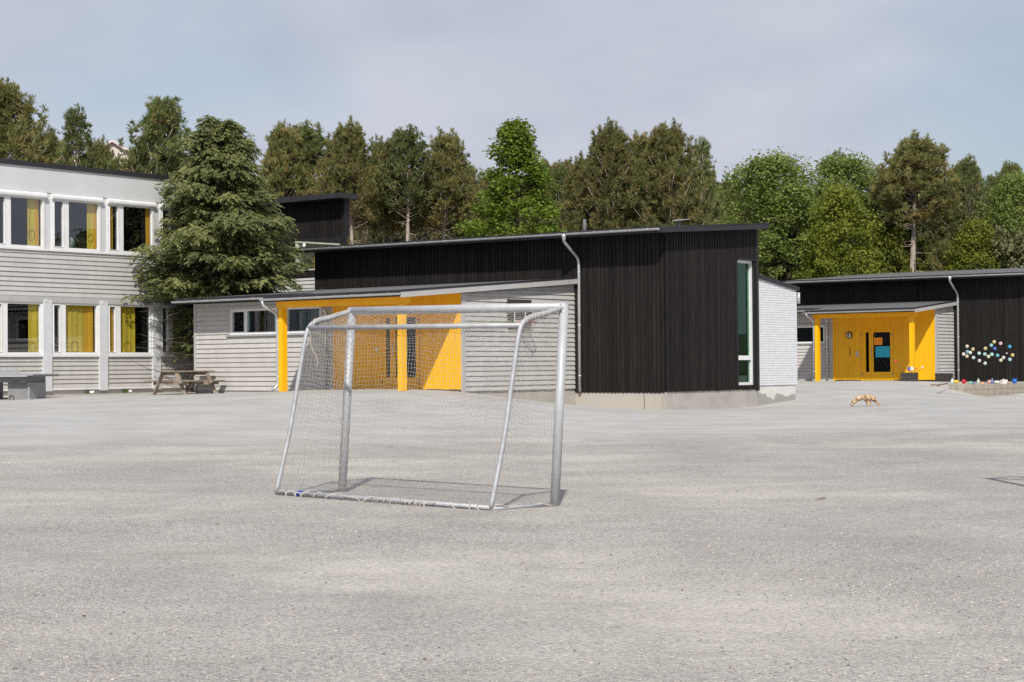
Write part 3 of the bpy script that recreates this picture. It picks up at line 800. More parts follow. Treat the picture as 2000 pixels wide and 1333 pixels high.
# brick gable wall behind the black wall
bf = Frame('brick_annex', -3.2, 5.3, .2, 'white painted brick annex with flaking base beside the tall narrow window', 'building')
BK = Face('u', -3.2, -1)
zbk = lambda v: 4.12 - (v - 5.36) * .128
wbk = backing(bf, BK, 5.34, 7.86, .70, zbk, [], 'mortar_white', 'brick_wall')
mb = MB(); ch = .0775; bl = .245; kz = .715; row = 0
rd = random.Random(2)
while kz < 4.1:
    a = 5.345 - (bl / 2 if row % 2 else 0)
    while a < 7.85:
        x, y = max(a, 5.345), min(a + bl - .012, 7.855)
        if y - x > .03 and kz + ch - .012 < min(zbk(x), zbk(y)):
            d = .006 + rd.uniform(0, .007)
            BK.box(mb, x, y, 0, d, kz, kz + ch - .012)
        a += bl
    kz += ch; row += 1
o = bf.build(mb, 'bricks', 'brick_white', wbk); o['kind'] = 'stuff'
mb = MB(); BK.box(mb, 5.17, 7.76, -.25, -.02, -.3, .695); bf.build(mb, 'plinth', 'flaking_base')
mb = MB(); mb.box((-3.05, 5.5, -.2), (3.0, 7.7, 3.7)); bf.build(mb, 'rear_block', 'brick_white')
mb = MB(); mb.hexa([(-3.27, 5.3, zbk(5.3) - .01), (3.2, 5.3, zbk(5.3) - .01), (3.2, 7.95, zbk(7.95) - .01), (-3.27, 7.95, zbk(7.95) - .01),
                    (-3.27, 5.3, zbk(5.3) + .11), (3.2, 5.3, zbk(5.3) + .11), (3.2, 7.95, zbk(7.95) + .11), (-3.27, 7.95, zbk(7.95) + .11)])
bf.build(mb, 'roof', 'roof_edge')
mb = MB(); mb.tube([(-3.26, 7.9, 3.35), (-3.26, 7.9, 3.72)], .05, 8); bf.build(mb, 'gutter_end', 'zinc')

# ------------------------------------------------------------------ dark tower behind the spruce
tf = Frame('stair_tower', 13.5, 4, .5, 'dark timber stair tower with slanted window rising behind the spruce', 'building')
T = Face('v', 4.0, -1)
hole = (13.72, 16.05, 5.05, 6.20)
wt = backing(tf, T, 13.5, 18.6, 4.78, 7.62, [hole], 'black_trim', 'black_wall')
vert_boards(tf, T, 13.5, 18.6, 4.80, 7.62, .14, .104, .001, .024, [(13.70, 16.07, 5.03, 6.22)], wt, 'black_wood', seed=12)
mb = MB()
T.box(mb, 13.60, 16.07, 0.0, .03, 5.99, 6.24, z0b=6.19, z1b=6.24)
wt2 = tf.build(mb, 'lintel', 'black_trim', wt)
mb = MB(); T.box(mb, 13.72, 16.05, -.1, .03, 5.05, 5.10); T.box(mb, 15.93, 16.05, -.1, .03, 5.10, 6.15); T.box(mb, 13.72, 13.80, -.1, .03, 5.10, 5.93)
T.box(mb, 13.72, 16.05, -.1, .05, 5.92, 5.97, 6.13, 6.18)
w = tf.build(mb, 'window', plain('pale_frame', (.50, .52, .42), .5), wt)
pm = MB(); pm.add([T.p(13.75, -.04, 5.08), T.p(16.0, -.04, 5.08), T.p(16.0, -.04, 6.14), T.p(13.75, -.04, 5.95)], [(0, 1, 2, 3)]); tf.build(pm, 'pane', 'window_glass', w)
mb = MB(); T.box(mb, 15.1, 15.45, -.4, -.36, 5.1, 6.0); tf.build(mb, 'curtain', 'curtain_orange', w)
lw_ = backing(tf, T, 13.5, 18.6, 0, 4.76, [], 'grey_trim', 'grey_wall')
lap_boards(tf, T, 13.5, 18.6, 3.65, 4.76, .147, [], lw_)
mb = MB(); mb.box((13.55, 4.17, 0), (18.5, 4.32, 4.9)); mb.box((13.55, 4.17, 6.3), (18.5, 4.32, 7.6)); tf.build(mb, 'core', 'black_trim')
mb = MB(); mb.hexa([(13.15, 3.35, 7.60), (18.9, 3.35, 7.60), (18.9, 4.36, 7.60), (13.15, 4.36, 7.60), (13.15, 3.35, 7.78), (18.9, 3.35, 7.82), (18.9, 4.36, 7.82), (13.15, 4.36, 7.78)])
tf.build(mb, 'roof', 'roof_edge')
mb = MB(); mb.tube([(14.9, 3.3, 5.85), (14.9, 3.3, 6.0)], .06, 8); tf.build(mb, 'lamp', 'white_paint')

# ------------------------------------------------------------------ two-storey classroom block on the left
lf = Frame('classroom_block', 14, -6, .55, 'two storey grey and white classroom block with yellow curtains behind its windows', 'building')
L = Face('u', 14.0, -1)
PIL = [-13.22, -11.05, -8.885, -6.715, -4.525, -2.36]
v0, v1 = -15.4, -2.2
holes = []
for a, b in zip(PIL[:-1], PIL[1:]):
    holes.append((a + .19, b - .07, 5.22, 6.80)); holes.append((a + .165, b - .165, 1.93, 3.50))
wl_ = backing(lf, L, v0, v1, .74, 7.70, holes, 'white_panel', 'facade')
mb = MB(); L.box(mb, v0, v1, -.15, .045, 6.94, 7.72); lf.build(mb, 'parapet_panel', 'white_panel', wl_)
mb = MB(); mb.box((13.90, v0, 7.72), (24.5, v1 + .2, 7.865)); lf.build(mb, 'roof', 'roof_edge')
lap_boards(lf, L, v0, v1, 3.70, 5.11, .1475, [], wl_)
mb = MB(); L.box(mb, v0, v1, .0, .075, 5.115, 5.165); lf.build(mb, 'sill_rail', 'white_paint', wl_)
mb = MB(); L.box(mb, v0, v1, .0, .05, 3.585, 3.69); lf.build(mb, 'header_rail', 'grey_trim', wl_)
rd = random.Random(6)
for i, (a, b) in enumerate(zip(PIL[:-1], PIL[1:])):
    mb = MB(); L.box(mb, a - .165, a + .165, .0, .09, .72, 3.58); L.box(mb, a - .10, a + .02, .0, .10, 3.50, 3.60); lf.build(mb, 'pillar', 'pillar_paint', wl_)
    x0, x1 = a + .19, b - .07
    window(lf, L, x0, x1, 5.17, 6.80, [x0 + .56], .085, (-.06, .05), wl_, mull=.20, sash=(0,))
    mb = MB()
    q = [(.0, 6.745), (.10, 6.745), (.145, 6.78), (.155, 6.83), (.145, 6.885), (.10, 6.925), (.0, 6.93)]
    n_ = len(q); mb.add([L.p(x0 - .01, d, z) for d, z in q] + [L.p(x1 + .03, d, z) for d, z in q], [tuple(range(n_)), tuple(range(2 * n_ - 1, n_ - 1, -1))] + [(k, (k + 1) % n_, n_ + (k + 1) % n_, n_ + k) for k in range(n_)])
    lf.build(mb, 'blind_box', 'white_paint', wl_)
    mb = MB(); L.box(mb, x0 - .30, x0, .0, .02, 5.17, 6.93); lf.build(mb, 'mullion_panel', 'white_panel', wl_)
    y0, y1 = a + .165, b - .165
    window(lf, L, y0, y1, 1.86, 3.52, [y0 + .45], .08, (-.06, .05), wl_, mull=.20, sash=(0,))
    mb = MB(); L.box(mb, y0, y1, .0, .085, 1.80, 1.855); lf.build(mb, 'window_sill', 'white_paint', wl_)
    mb = MB(); L.box(mb, y0, y1, .052, .085, 3.50, 3.583); lf.build(mb, 'blind_rail', 'grey_trim', wl_)
    lap_boards(lf, L, y0, y1, .82, 1.80, .140, [], wl_)
    mb = MB(); L.box(mb, y0, y1, .0, .06, .755, .815); lf.build(mb, 'base_rail', 'white_paint', wl_)
mb = MB(); L.box(mb, PIL[-1] - .165, PIL[-1] + .165, .0, .12, .72, 3.58); lf.build(mb, 'pillar', 'pillar_paint', wl_)
mb = MB(); L.box(mb, v0, v1, -.3, -.03, -.3, .745); lf.build(mb, 'plinth', 'flaking_paint')
# shell and rooms
mb = MB(); mb.box((24.0, v0, -.3), (24.2, v1, 7.7)); lf.build(mb, 'rear_wall', 'white_panel')
mb = MB(); mb.box((14.02, v1 - .02, -.3), (24.0, v1 + .14, 7.7)); lf.build(mb, 'side_wall', 'white_panel')
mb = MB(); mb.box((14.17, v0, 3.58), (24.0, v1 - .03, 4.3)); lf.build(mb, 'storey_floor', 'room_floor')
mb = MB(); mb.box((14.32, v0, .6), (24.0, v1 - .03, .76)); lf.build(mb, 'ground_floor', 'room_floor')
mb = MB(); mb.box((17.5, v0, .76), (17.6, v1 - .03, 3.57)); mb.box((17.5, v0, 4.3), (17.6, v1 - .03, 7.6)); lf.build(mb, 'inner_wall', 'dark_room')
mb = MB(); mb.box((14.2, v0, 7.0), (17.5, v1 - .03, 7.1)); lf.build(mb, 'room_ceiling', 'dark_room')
def curtain(a0, a1, z0, z1, m, dep=.095):
    mb = MB(); vs = []; fs = []; K = max(6, int((a1 - a0) / .025))
    for k in range(K + 1):
        a = a0 + (a1 - a0) * k / K; d = -dep + .006 * math.sin(k * .8) + .010 * math.sin(k * .23 + a0)
        vs += [L.p(a, d, z0), L.p(a, d, z1)]
    for k in range(K): fs.append((2 * k, 2 * k + 2, 2 * k + 3, 2 * k + 1))
    mb.add(vs, fs, True)
    return lf.build(mb, 'curtain', m, wl_, fix=False)
for a0, a1, up, m in ((-9.50, -9.22, 1, 'curtain_olive'), (-9.22, -9.06, 1, 'curtain_orange'), (-11.3, -11.0, 1, 'curtain_olive'), (-7.22, -6.98, 1, 'curtain_olive'), (-6.98, -6.85, 1, 'curtain_orange'), (-6.36, -6.2, 1, 'curtain_orange'), (-4.84, -4.66, 1, 'curtain_orange'),
                      (-9.48, -9.20, 0, 'curtain_olive'), (-9.20, -9.08, 0, 'curtain_olive'), (-8.12, -7.36, 0, 'curtain_olive'), (-7.36, -7.0, 0, 'curtain_orange'), (-6.54, -6.15, 0, 'curtain_orange'), (-5.93, -5.30, 0, 'curtain_olive'), (-4.0, -3.5, 0, 'curtain_olive'), (-10.9, -10.4, 0, 'curtain_orange')):
    c_ = curtain(a0, a1, *((5.2, 6.85) if up else (1.9, 3.52)), m)
    if m == 'curtain_olive' and a1 - a0 > .2:      # printed ring on the cloth
        mb = MB(); cy = (a0 + a1) / 2; rr_ = min(.14, (a1 - a0) * .42); zz = 5.62 if up else 2.12
        mb.tube([L.p(cy + rr_ * math.cos(t), -.075, zz + 1.25 * rr_ * math.sin(t)) for t in np.linspace(0, 2 * PI, 25)], .006, 5); lf.build(mb, 'printed_ring', plain('print_brown', (.16, .08, .02), .8), c_)
# clock standing in the upper window
ck = Frame('wall_clock', 14.12, -7.86, 5.28, 'round pale clock standing inside the upper window by a yellow curtain', 'clock')
mb = MB(); c0 = Vector((14.14, -7.86, 5.45)); mb.disc(c0, (-1, 0, 0), .165, .03, 24); ck.build(mb, 'case', plain('clock_rim', (.25, .30, .26), .4))
mb = MB(); mb.disc(c0 + Vector((-.031, 0, 0)), (-1, 0, 0), .145, .004, 24); ck.build(mb, 'dial', plain('clock_dial', (.55, .62, .55), .4))
mb = MB(); f_ = c0 + Vector((-.037, 0, 0))
mb.beam(f_, f_ + Vector((0, -.09, .01)), .010, .004, (1, 0, 0)); mb.beam(f_, f_ + Vector((0, .02, .07)), .012, .004, (1, 0, 0))
for k in range(12):
    a = k * PI / 6; mb.beam(f_ + Vector((0, .115 * math.cos(a), .115 * math.sin(a))), f_ + Vector((0, .135 * math.cos(a), .135 * math.sin(a))), .010, .004, (1, 0, 0))
ck.build(mb, 'hands', 'black_metal')
mb = MB(); mb.box((14.10, -7.96, 5.26), (14.18, -7.76, 5.29)); ck.build(mb, 'foot', 'black_metal')

# ------------------------------------------------------------------ football goal, seen from behind
gd = Vector((.744, -.667, 0)); gp = Vector((-.667, -.744, 0))     # along the mouth, and towards the rear
fl, frt = Vector((-1.91, 19.42, 0)), Vector((.41, 17.34, 0))
flt, frtt = Vector((-1.797, 19.55, 2.03)), Vector((.523, 17.466, 1.985))
rl, rr_ = Vector((-2.545, 18.71, .065)), Vector((-.215, 16.63, .045))
rlt, rrt = flt + gp * .60 + Vector((0, 0, -.15)), frtt + gp * .60 + Vector((0, 0, -.145))
goal = empty('football_goal', (-.9, 18.1, gz(-.9, 18.1)))
tag(goal, 'metal football goal with worn net leaning on the gravel, seen from behind', 'goal')
off = Vector(goal.location)
def gpart(mb, name, m, parent=None, fix=True):
    mb.v = [tuple(Vector(p) - off) for p in mb.v]
    return mb.build(name, m, parent or goal, fix)
for a, b in ((fl, flt), (frt, frtt)):
    mb = MB(); mb.tube([a - Vector((0, 0, .03)), b + (b - a).normalized() * .03], .047, 18); gpart(mb, 'post', 'aluminium')
mb = MB(); mb.tube([flt - gd * .03, frtt + gd * .03], .046, 18); gpart(mb, 'crossbar', 'aluminium')
side = []
for a, t, b in ((flt, rlt, rl), (frtt, rrt, rr_)):
    q = [a, a.lerp(t, .55) + Vector((0, 0, -.0)), a.lerp(t, .86) + Vector((0, 0, .01)), t + Vector((0, 0, -.03)) + gp * .03, t.lerp(b, .10) + gp * .045, t.lerp(b, .35) + gp * .02, t.lerp(b, .65) - gp * .01, b]
    # Catmull-Rom through the points
    pts = []
    for i in range(len(q) - 1):
        p0, p1, p2, p3 = q[max(i - 1, 0)], q[i], q[i + 1], q[min(i + 2, len(q) - 1)]
        for k in range(6):
            s_ = k / 6
            pts.append(.5 * ((2 * p1) + (p2 - p0) * s_ + (2 * p0 - 5 * p1 + 4 * p2 - p3) * s_ ** 2 + (3 * p1 - p0 - 3 * p2 + p3) * s_ ** 3))
    pts.append(q[-1]); side.append(pts)
    mb = MB(); mb.tube(pts, .0235, 14); gpart(mb, 'side_frame', 'galvanised')
rlt2, rrt2 = side[0][19], side[1][19]
mb = MB(); mb.tube([rlt2, rrt2], .026, 14); gpart(mb, 'rear_bar', 'galvanised')
mb = MB(); mb.tube([rl, rl.lerp(rr_, .5) + Vector((0, 0, .004)), rr_], .024, 14); gpart(mb, 'ground_bar', 'galvanised')
for a, b in ((fl + Vector((0, 0, .03)), rl), (frt + Vector((0, 0, .02)), rr_ - Vector((0, 0, .01)))):
    mb = MB(); mb.tube([a, b], .018, 10); gpart(mb, 'side_ground_bar', 'galvanised')
# net: cords of a fine square mesh
rng = np.random.default_rng(11)
def patch(corner, nu, nv, sag, loose=.004):
    uu, vv = np.meshgrid(np.linspace(0, 1, nu + 1), np.linspace(0, 1, nv + 1), indexing='ij')
    P = corner(uu, vv) + sag(uu, vv)
    nzv = rng.normal(0, loose, P.shape)
    edge_ = np.minimum(np.minimum(uu, 1 - uu), np.minimum(vv, 1 - vv)) > .001
    P = P + nzv * edge_[..., None]
    A = np.concatenate([P[:-1].reshape(-1, 3), P[:, :-1].reshape(-1, 3)]); B = np.concatenate([P[1:].reshape(-1, 3), P[:, 1:].reshape(-1, 3)])
    keep = rng.random(len(A)) > .004
    return A[keep], B[keep]
def lin(a, b, t): return np.array(a)[None, None] * (1 - t[..., None]) + np.array(b)[None, None] * t[..., None]
GPv = np.array(gp)
sidecurve = [np.array([tuple(p) for p in side[0][18:]]), np.array([tuple(p) for p in side[1][18:]])]
def curve_at(c, t):
    k = t * (len(c) - 1); i = np.clip(k.astype(int), 0, len(c) - 2); f = (k - i)[..., None]
    return c[i] * (1 - f) + c[i + 1] * f
def back_corner(u, v):
    return curve_at(sidecurve[0], v) * (1 - u[..., None]) + curve_at(sidecurve[1], v) * u[..., None]
def back_sag(u, v):
    bag = np.sin(PI * np.clip(v, 0, 1)) ** 1.2 * np.sin(PI * u) ** .5
    wob = .018 * np.sin(u * 17 + v * 4) * np.sin(PI * v) + .022 * np.sin(u * 6.3 + 1.0) * v * np.sin(PI * u)
    out = -GPv[None, None] * (.17 * bag + wob)[..., None]
    out[..., 2] += -.075 * np.sin(PI * u) ** .7 * np.sin(PI * v) * (1 + .5 * np.sin(u * 11)) - .02 * np.abs(np.sin(u * 24)) * v
    return out
parts_ = [patch(back_corner, 74, 48, back_sag)]
parts_.append(patch(lambda u, v: lin(flt, frtt, u) * (1 - v[..., None]) + lin(rlt2, rrt2, u) * v[..., None], 74, 15,
                    lambda u, v: np.stack([0 * u, 0 * u, -.075 * np.sin(PI * v) * np.sin(PI * u) ** .4], -1)))
for k, (pb, pt) in enumerate(((fl + Vector((0, 0, .05)), flt), (frt + Vector((0, 0, .05)), frtt))):
    parts_.append(patch(lambda u, v, pb=pb, pt=pt, k=k: lin(pt, pb, v) * (1 - u[..., None]) + curve_at(np.concatenate([np.array([tuple(p) for p in side[k]])[8:9], sidecurve[k]]), v) * u[..., None], 20, 48,
                        lambda u, v, k=k: np.array(gd)[None, None] * ((-.10 if k else .10) * np.sin(PI * u) * np.sin(PI * v))[..., None] + np.array([0, 0, -.03])[None, None] * (np.sin(PI * u) * np.sin(PI * v))[..., None]))
# hem of the net lying inside on the ground
def hem(u, v):
    a = lin(rl, rr_, u * .86 + .06); return a + GPv[None, None] * (-v * .16 + .05 * np.sin(u * 19) * v + .03 * np.sin(u * 47) * v)[..., None]
parts_.append(patch(hem, 66, 4, lambda u, v: np.stack([0 * u, 0 * u, -.030 * v + .022 * np.abs(np.sin(u * 33 + v * 3)) * v], -1)))
A = np.concatenate([a for a, b in parts_]); B = np.concatenate([b for a, b in parts_])
o_ = np.array(off)
Vn, Fn = segs(A - o_, B - o_, .0016)
net = link(bpy.data.objects.new('net', np_mesh('net', Vn, Fn, 'net_cord')), goal); net['kind'] = 'stuff'
# border rope laced round the ground bar, and a loose end hanging from the top corner
rd = random.Random(4)
pts = []
for i in range(150):
    t = .04 + .94 * i / 149; c = rl.lerp(rr_, t)
    a = i * (.75 + .2 * math.sin(i * .07)); r_ = .036 + .006 * math.sin(i * .31)
    pts.append(c + gp * (math.cos(a) * r_ + .034 + .040 * math.sin(i * .13) + .02 * math.sin(i * .41)) + Vector((0, 0, max(-.035, math.sin(a) * r_ - .006))))
mb = MB(); mb.tube(pts, .0058, 6); gpart(mb, 'lacing_rope', 'rope_white', fix=False)
pts = [rr_.lerp(frt, k / 9) + Vector((0, 0, .02 + .012 * math.sin(k * 2.1))) + gd * .02 * math.sin(k) for k in range(10)]
mb = MB(); mb.tube(pts, .006, 6); gpart(mb, 'lacing_rope', 'rope_white', fix=False)
h0 = side[0][15]
pts = [h0 + Vector((.02, 0, .03)), h0 + Vector((-.0, -.03, -.05)), h0 + Vector((-.03, -.03, -.16)), h0 + Vector((-.02, -.03, -.27)), h0 + Vector((.04, -.02, -.37)), h0 + Vector((.055, -.02, -.45)), h0 + Vector((.03, -.02, -.50))]
mb = MB(); mb.tube(smooth_path(pts), .009, 7); gpart(mb, 'loose_rope', 'rope_white', fix=False)
pts = [side[0][k] + Vector((0, 0, .028)) + gp * (.012 * math.sin(k * 2)) for k in range(1, 16)]
mb = MB(); mb.tube(pts, .006, 6); gpart(mb, 'border_rope', 'rope_white', fix=False)
pts = []
for i in range(60):
    t = i / 59; k = t * 15; a_ = side[1][int(k)].lerp(side[1][min(int(k) + 1, 16)], k - int(k)); an = i * .95
    pts.append(a_ + gd * (.030 * math.cos(an)) + Vector((0, 0, .030 * math.sin(an))))
mb = MB(); mb.tube(pts, .0045, 6); gpart(mb, 'border_rope', 'rope_white', fix=False)
for t in (.125,):
    c = rl.lerp(rr_, t); mb = MB(); mb.tube([c - gd * .03, c + gd * .03], .037, 12); gpart(mb, 'blue_tape', plain('blue_tape', (.02, .05, .28), .5))

# a second goal stands just outside the picture and throws the shadow at its right edge
g2 = goal.copy(); C.objects.link(g2); g2.location = (7.10, 18.22, gz(7.1, 18.2)); g2.rotation_euler = (0, 0, PI)
g2['label'] = 'second football goal whose shadow reaches in at the right edge'
for ch_ in list(goal.children):
    if ch_.name.split('.')[0] in ('net', 'blue_tape'): continue
    c_ = ch_.copy(); C.objects.link(c_); c_.parent = g2
goal['group'] = g2['group'] = 'football goals on the yard'

# ------------------------------------------------------------------ basketball hoop on the grey wall
hp = Frame('basketball_hoop', 0, -2.76, 2.48, 'basketball hoop with dark backboard on the grey end wall of the wing', 'basketball hoop')
mb = MB(); G0 = Face('u', 0.0, -1)
G0.box(mb, -3.31, -2.21, .045, .075, 2.48, 3.32); hp.build(mb, 'backboard', 'board_brown')
mb = MB(); G0.box(mb, -3.03, -2.99, .075, .079, 2.71, 3.09); G0.box(mb, -2.53, -2.49, .075, .079, 2.71, 3.09); G0.box(mb, -3.03, -2.49, .075, .079, 3.09, 3.13); G0.box(mb, -3.03, -2.49, .075, .079, 2.67, 2.71)
hp.build(mb, 'painted_square', 'white_paint')
mb = MB(); c0 = Vector((-.36, -2.76, 2.66)); ring = [c0 + Vector((.225 * math.cos(a), .225 * math.sin(a), 0)) for a in np.linspace(0, 2 * PI, 25)]
mb.tube(ring, .012, 8, False); hp.build(mb, 'rim', 'red_paint')
mb = MB(); mb.box((-.14, -2.84, 2.54), (-.075, -2.68, 2.68)); mb.beam((-.1, -2.76, 2.56), (-.36 + .2, -2.76, 2.65), .05, .03); hp.build(mb, 'bracket', 'red_paint')
mb = MB(); 
for k in range(12):
    a = 2 * PI * k / 12; b = a + PI / 12
    q = [c0 + Vector((.225 * math.cos(a), .225 * math.sin(a), 0)), c0 + Vector((.17 * math.cos(b), .17 * math.sin(b), -.14)), c0 + Vector((.13 * math.cos(a), .13 * math.sin(a), -.28)), c0 + Vector((.12 * math.cos(b), .12 * math.sin(b), -.40))]
    mb.tube(q, .004, 4); q2 = [c0 + Vector((.225 * math.cos(a), .225 * math.sin(a), 0)), c0 + Vector((.17 * math.cos(a - PI / 12), .17 * math.sin(a - PI / 12), -.14)), c0 + Vector((.13 * math.cos(a), .13 * math.sin(a), -.28))]
    mb.tube(q2, .004, 4)
hp.build(mb, 'net', 'net_cord', fix=False)
mb = MB(); G0.box(mb, -2.95, -2.85, .0, .045, 2.5, 3.3); G0.box(mb, -2.67, -2.57, .0, .045, 2.5, 3.3); hp.build(mb, 'wall_batten', 'board_brown')

# roof fittings
rv = Frame('roof_cowl', -2.2, 2.6, 5.6, 'small grey roof cowl on the black building above its corner', 'vent')
mb = MB(); mb.tube([(-2.1, 2.6, 5.5), (-2.1, 2.6, 5.82)], .05, 10); rv.build(mb, 'pipe', 'dull_grey')
mb = MB(); mb.hexa([(-2.25, 2.45, 5.80), (-1.95, 2.45, 5.80), (-1.95, 2.95, 5.86), (-2.25, 2.95, 5.86), (-2.25, 2.45, 5.83), (-1.95, 2.45, 5.83), (-1.95, 2.95, 5.89), (-2.25, 2.95, 5.89)]); rv.build(mb, 'hood', 'tabletop_grey')

# ------------------------------------------------------------------ wall fittings of the far porch
F2 = Face('v', 25.22, -1)
wlamp = Frame('wall_lamp', 3.97, 25.2, 2.45, 'round caged wall lamp on the far yellow wall, left of the door', 'lamp')
mb = MB(); mb.disc(F2.p(3.97, .02, 2.6), (0, -1, 0), .145, .05, 22); wlamp.build(mb, 'rim', 'black_metal')
mb = MB(); mb.tube([F2.p(3.97, .07, 2.6), F2.p(3.97, .10, 2.6), F2.p(3.97, .115, 2.6)], [.115, .10, .04], 18); wlamp.build(mb, 'lamp_glass', 'lamp_glass')
mb = MB(); F2.box(mb, 3.85, 4.09, .116, .126, 2.59, 2.61); F2.box(mb, 3.96, 3.98, .127, .137, 2.48, 2.72); wlamp.build(mb, 'cage', 'black_metal')
ic = Frame('door_intercom', 3.6, 25.2, 1.7, 'pale grey intercom panel beside the far yellow door', 'intercom')
mb = MB(); F2.box(mb, 3.55, 3.66, .021, .055, 1.66, 1.90); ic.build(mb, 'panel', plain('panel_grey', (.55, .52, .50), .5))
mb = MB(); F2.box(mb, 3.58, 3.63, .055, .060, 1.70, 1.73); ic.build(mb, 'button', 'black_metal')
ls = Frame('wall_lettering', 3.945, 25.2, 1.67, 'small dark lettering running down the far yellow wall under the lamp', 'sign')
zq = 2.09
for k, (h, asc, des) in enumerate(((.05, 0, 0), (.045, 1, 0), (.04, 0, 0), (.045, 0, 0), (.04, 0, 0), (.045, 0, 1), (.04, 0, 0), (.055, 0, 0))):
    mb = MB(); F2.box(mb, 3.93, 3.945, .022, .028, zq - h, zq); F2.box(mb, 3.945, 3.965, .022, .028, zq - .012, zq); F2.box(mb, 3.945, 3.965, .022, .028, zq - h, zq - h + .010)
    if asc: F2.box(mb, 3.90, 3.93, .022, .028, zq - h * .6, zq - h * .3)
    if des: F2.box(mb, 3.965, 3.995, .022, .028, zq - h * .6, zq - h * .3)
    ls.build(mb, 'letter', 'black_metal'); zq -= h + .007
p1 = Frame('orange_poster', 2.63, 25.2, 2.16, 'orange paper sheet in the glass of the far yellow door', 'poster')
mb = MB(); F2.box(mb, 2.44, 2.83, -.012, -.006, 2.16, 2.47); p1.build(mb, 'sheet', 'paper_orange')
p2 = Frame('blue_poster', 2.43, 25.2, 1.63, 'bright blue paper sheet in the glass of the far yellow door', 'poster')
mb = MB(); F2.box(mb, 2.10, 2.76, -.010, -.004, 1.63, 2.10); p2.build(mb, 'sheet', 'paper_blue')

# coloured discs fixed to the far black wall
A2 = Face('v', 26.97, -1)
discs = [(-.61, 2.06, (.62, .50, .46), 'pinkish white disc, topmost of the left cluster on the far black wall'),
 (-.87, 1.94, (.62, .52, .26), 'sandy yellow disc right of the left cluster on the far black wall'),
 (-.62, 1.83, (.20, .45, .58), 'light blue disc in the middle of the left cluster on the far black wall'),
 (-.75, 1.79, (.60, .66, .64), 'greyish white disc touching the light blue one on the far black wall'),
 (-.45, 1.73, (.68, .62, .62), 'white disc nearest the downpipe on the far black wall'),
 (-.60, 1.64, (.66, .55, .38), 'cream disc at the bottom of the left cluster on the far black wall'),
 (-.89, 1.58, (.50, .64, .64), 'pale aqua disc below the sandy yellow one on the far black wall'),
 (-1.14, 1.76, (.40, .64, .62), 'mint disc in the middle row, third group from the downpipe, far black wall'),
 (-1.15, 1.45, (.58, .56, .52), 'pale grey disc, lowest but one on the far black wall'),
 (-1.40, 1.34, (.55, .64, .62), 'pale green disc hanging lowest on the far black wall'),
 (-1.39, 1.72, (.36, .60, .64), 'blue green disc at the centre of the far black wall'),
 (-1.55, 1.62, (.62, .60, .42), 'pale yellow disc just under the central blue green one'),
 (-1.70, 1.71, (.45, .66, .66), 'aqua disc right of the central blue green one'),
 (-1.42, 1.96, (.66, .54, .24), 'golden disc high over the centre of the far black wall'),
 (-1.68, 2.09, (.24, .56, .62), 'turquoise disc below the topmost sandy one'),
 (-1.81, 2.23, (.64, .50, .30), 'sandy disc mounted highest on the far black wall'),
 (-2.09, 2.16, (.66, .44, .48), 'pink disc near the top on the far black wall'),
 (-1.83, 1.95, (.06, .16, .52), 'deep blue disc under the turquoise one'),
 (-1.95, 1.66, (.14, .42, .56), 'mid blue disc low beside the aqua one'),
 (-2.09, 1.46, (.62, .60, .40), 'cream yellow disc low on the right half of the far black wall'),
 (-2.21, 1.57, (.56, .60, .58), 'whitish disc just above the low cream yellow one'),
 (-2.48, 2.02, (.05, .34, .56), 'strong blue disc alone at the upper right of the far black wall'),
 (-2.60, 1.67, (.66, .50, .20), 'golden disc farthest right on the far black wall'),
 (-2.48, 1.49, (.36, .60, .62), 'teal disc lowest at the right end of the far black wall'),
 (-2.35, 1.75, (.62, .62, .60), 'tiny white disc between the right end blue and golden ones')]
for i, (u_, z_, c_, lab) in enumerate(discs):
    r_ = .035 if i == 24 else .075
    ds = Frame('wall_disc', u_, 26.94, z_ - r_, lab, 'disc', 'coloured discs on the far black wall')
    mb = MB(); mb.tube([A2.p(u_, .024, z_), A2.p(u_, .05, z_), A2.p(u_, .062, z_), A2.p(u_, .068, z_)], [r_, r_, r_ * .82, r_ * .3], 14)
    ds.build(mb, 'plate', plain('disc_%02d' % i, c_, .4))
    mb = MB(); a_ = i * 1.7
    mb.ball(A2.p(u_ + r_ * .35 * math.cos(a_), .068, z_ + r_ * .35 * math.sin(a_)), r_ * .32, 8, 6, (1, .35, 1)); ds.build(mb, 'painted_spot', plain('spot_%d' % (i % 4), ((.5, .5, .5), (.12, .3, .4), (.5, .2, .15), (.55, .5, .2))[i % 4], .5))

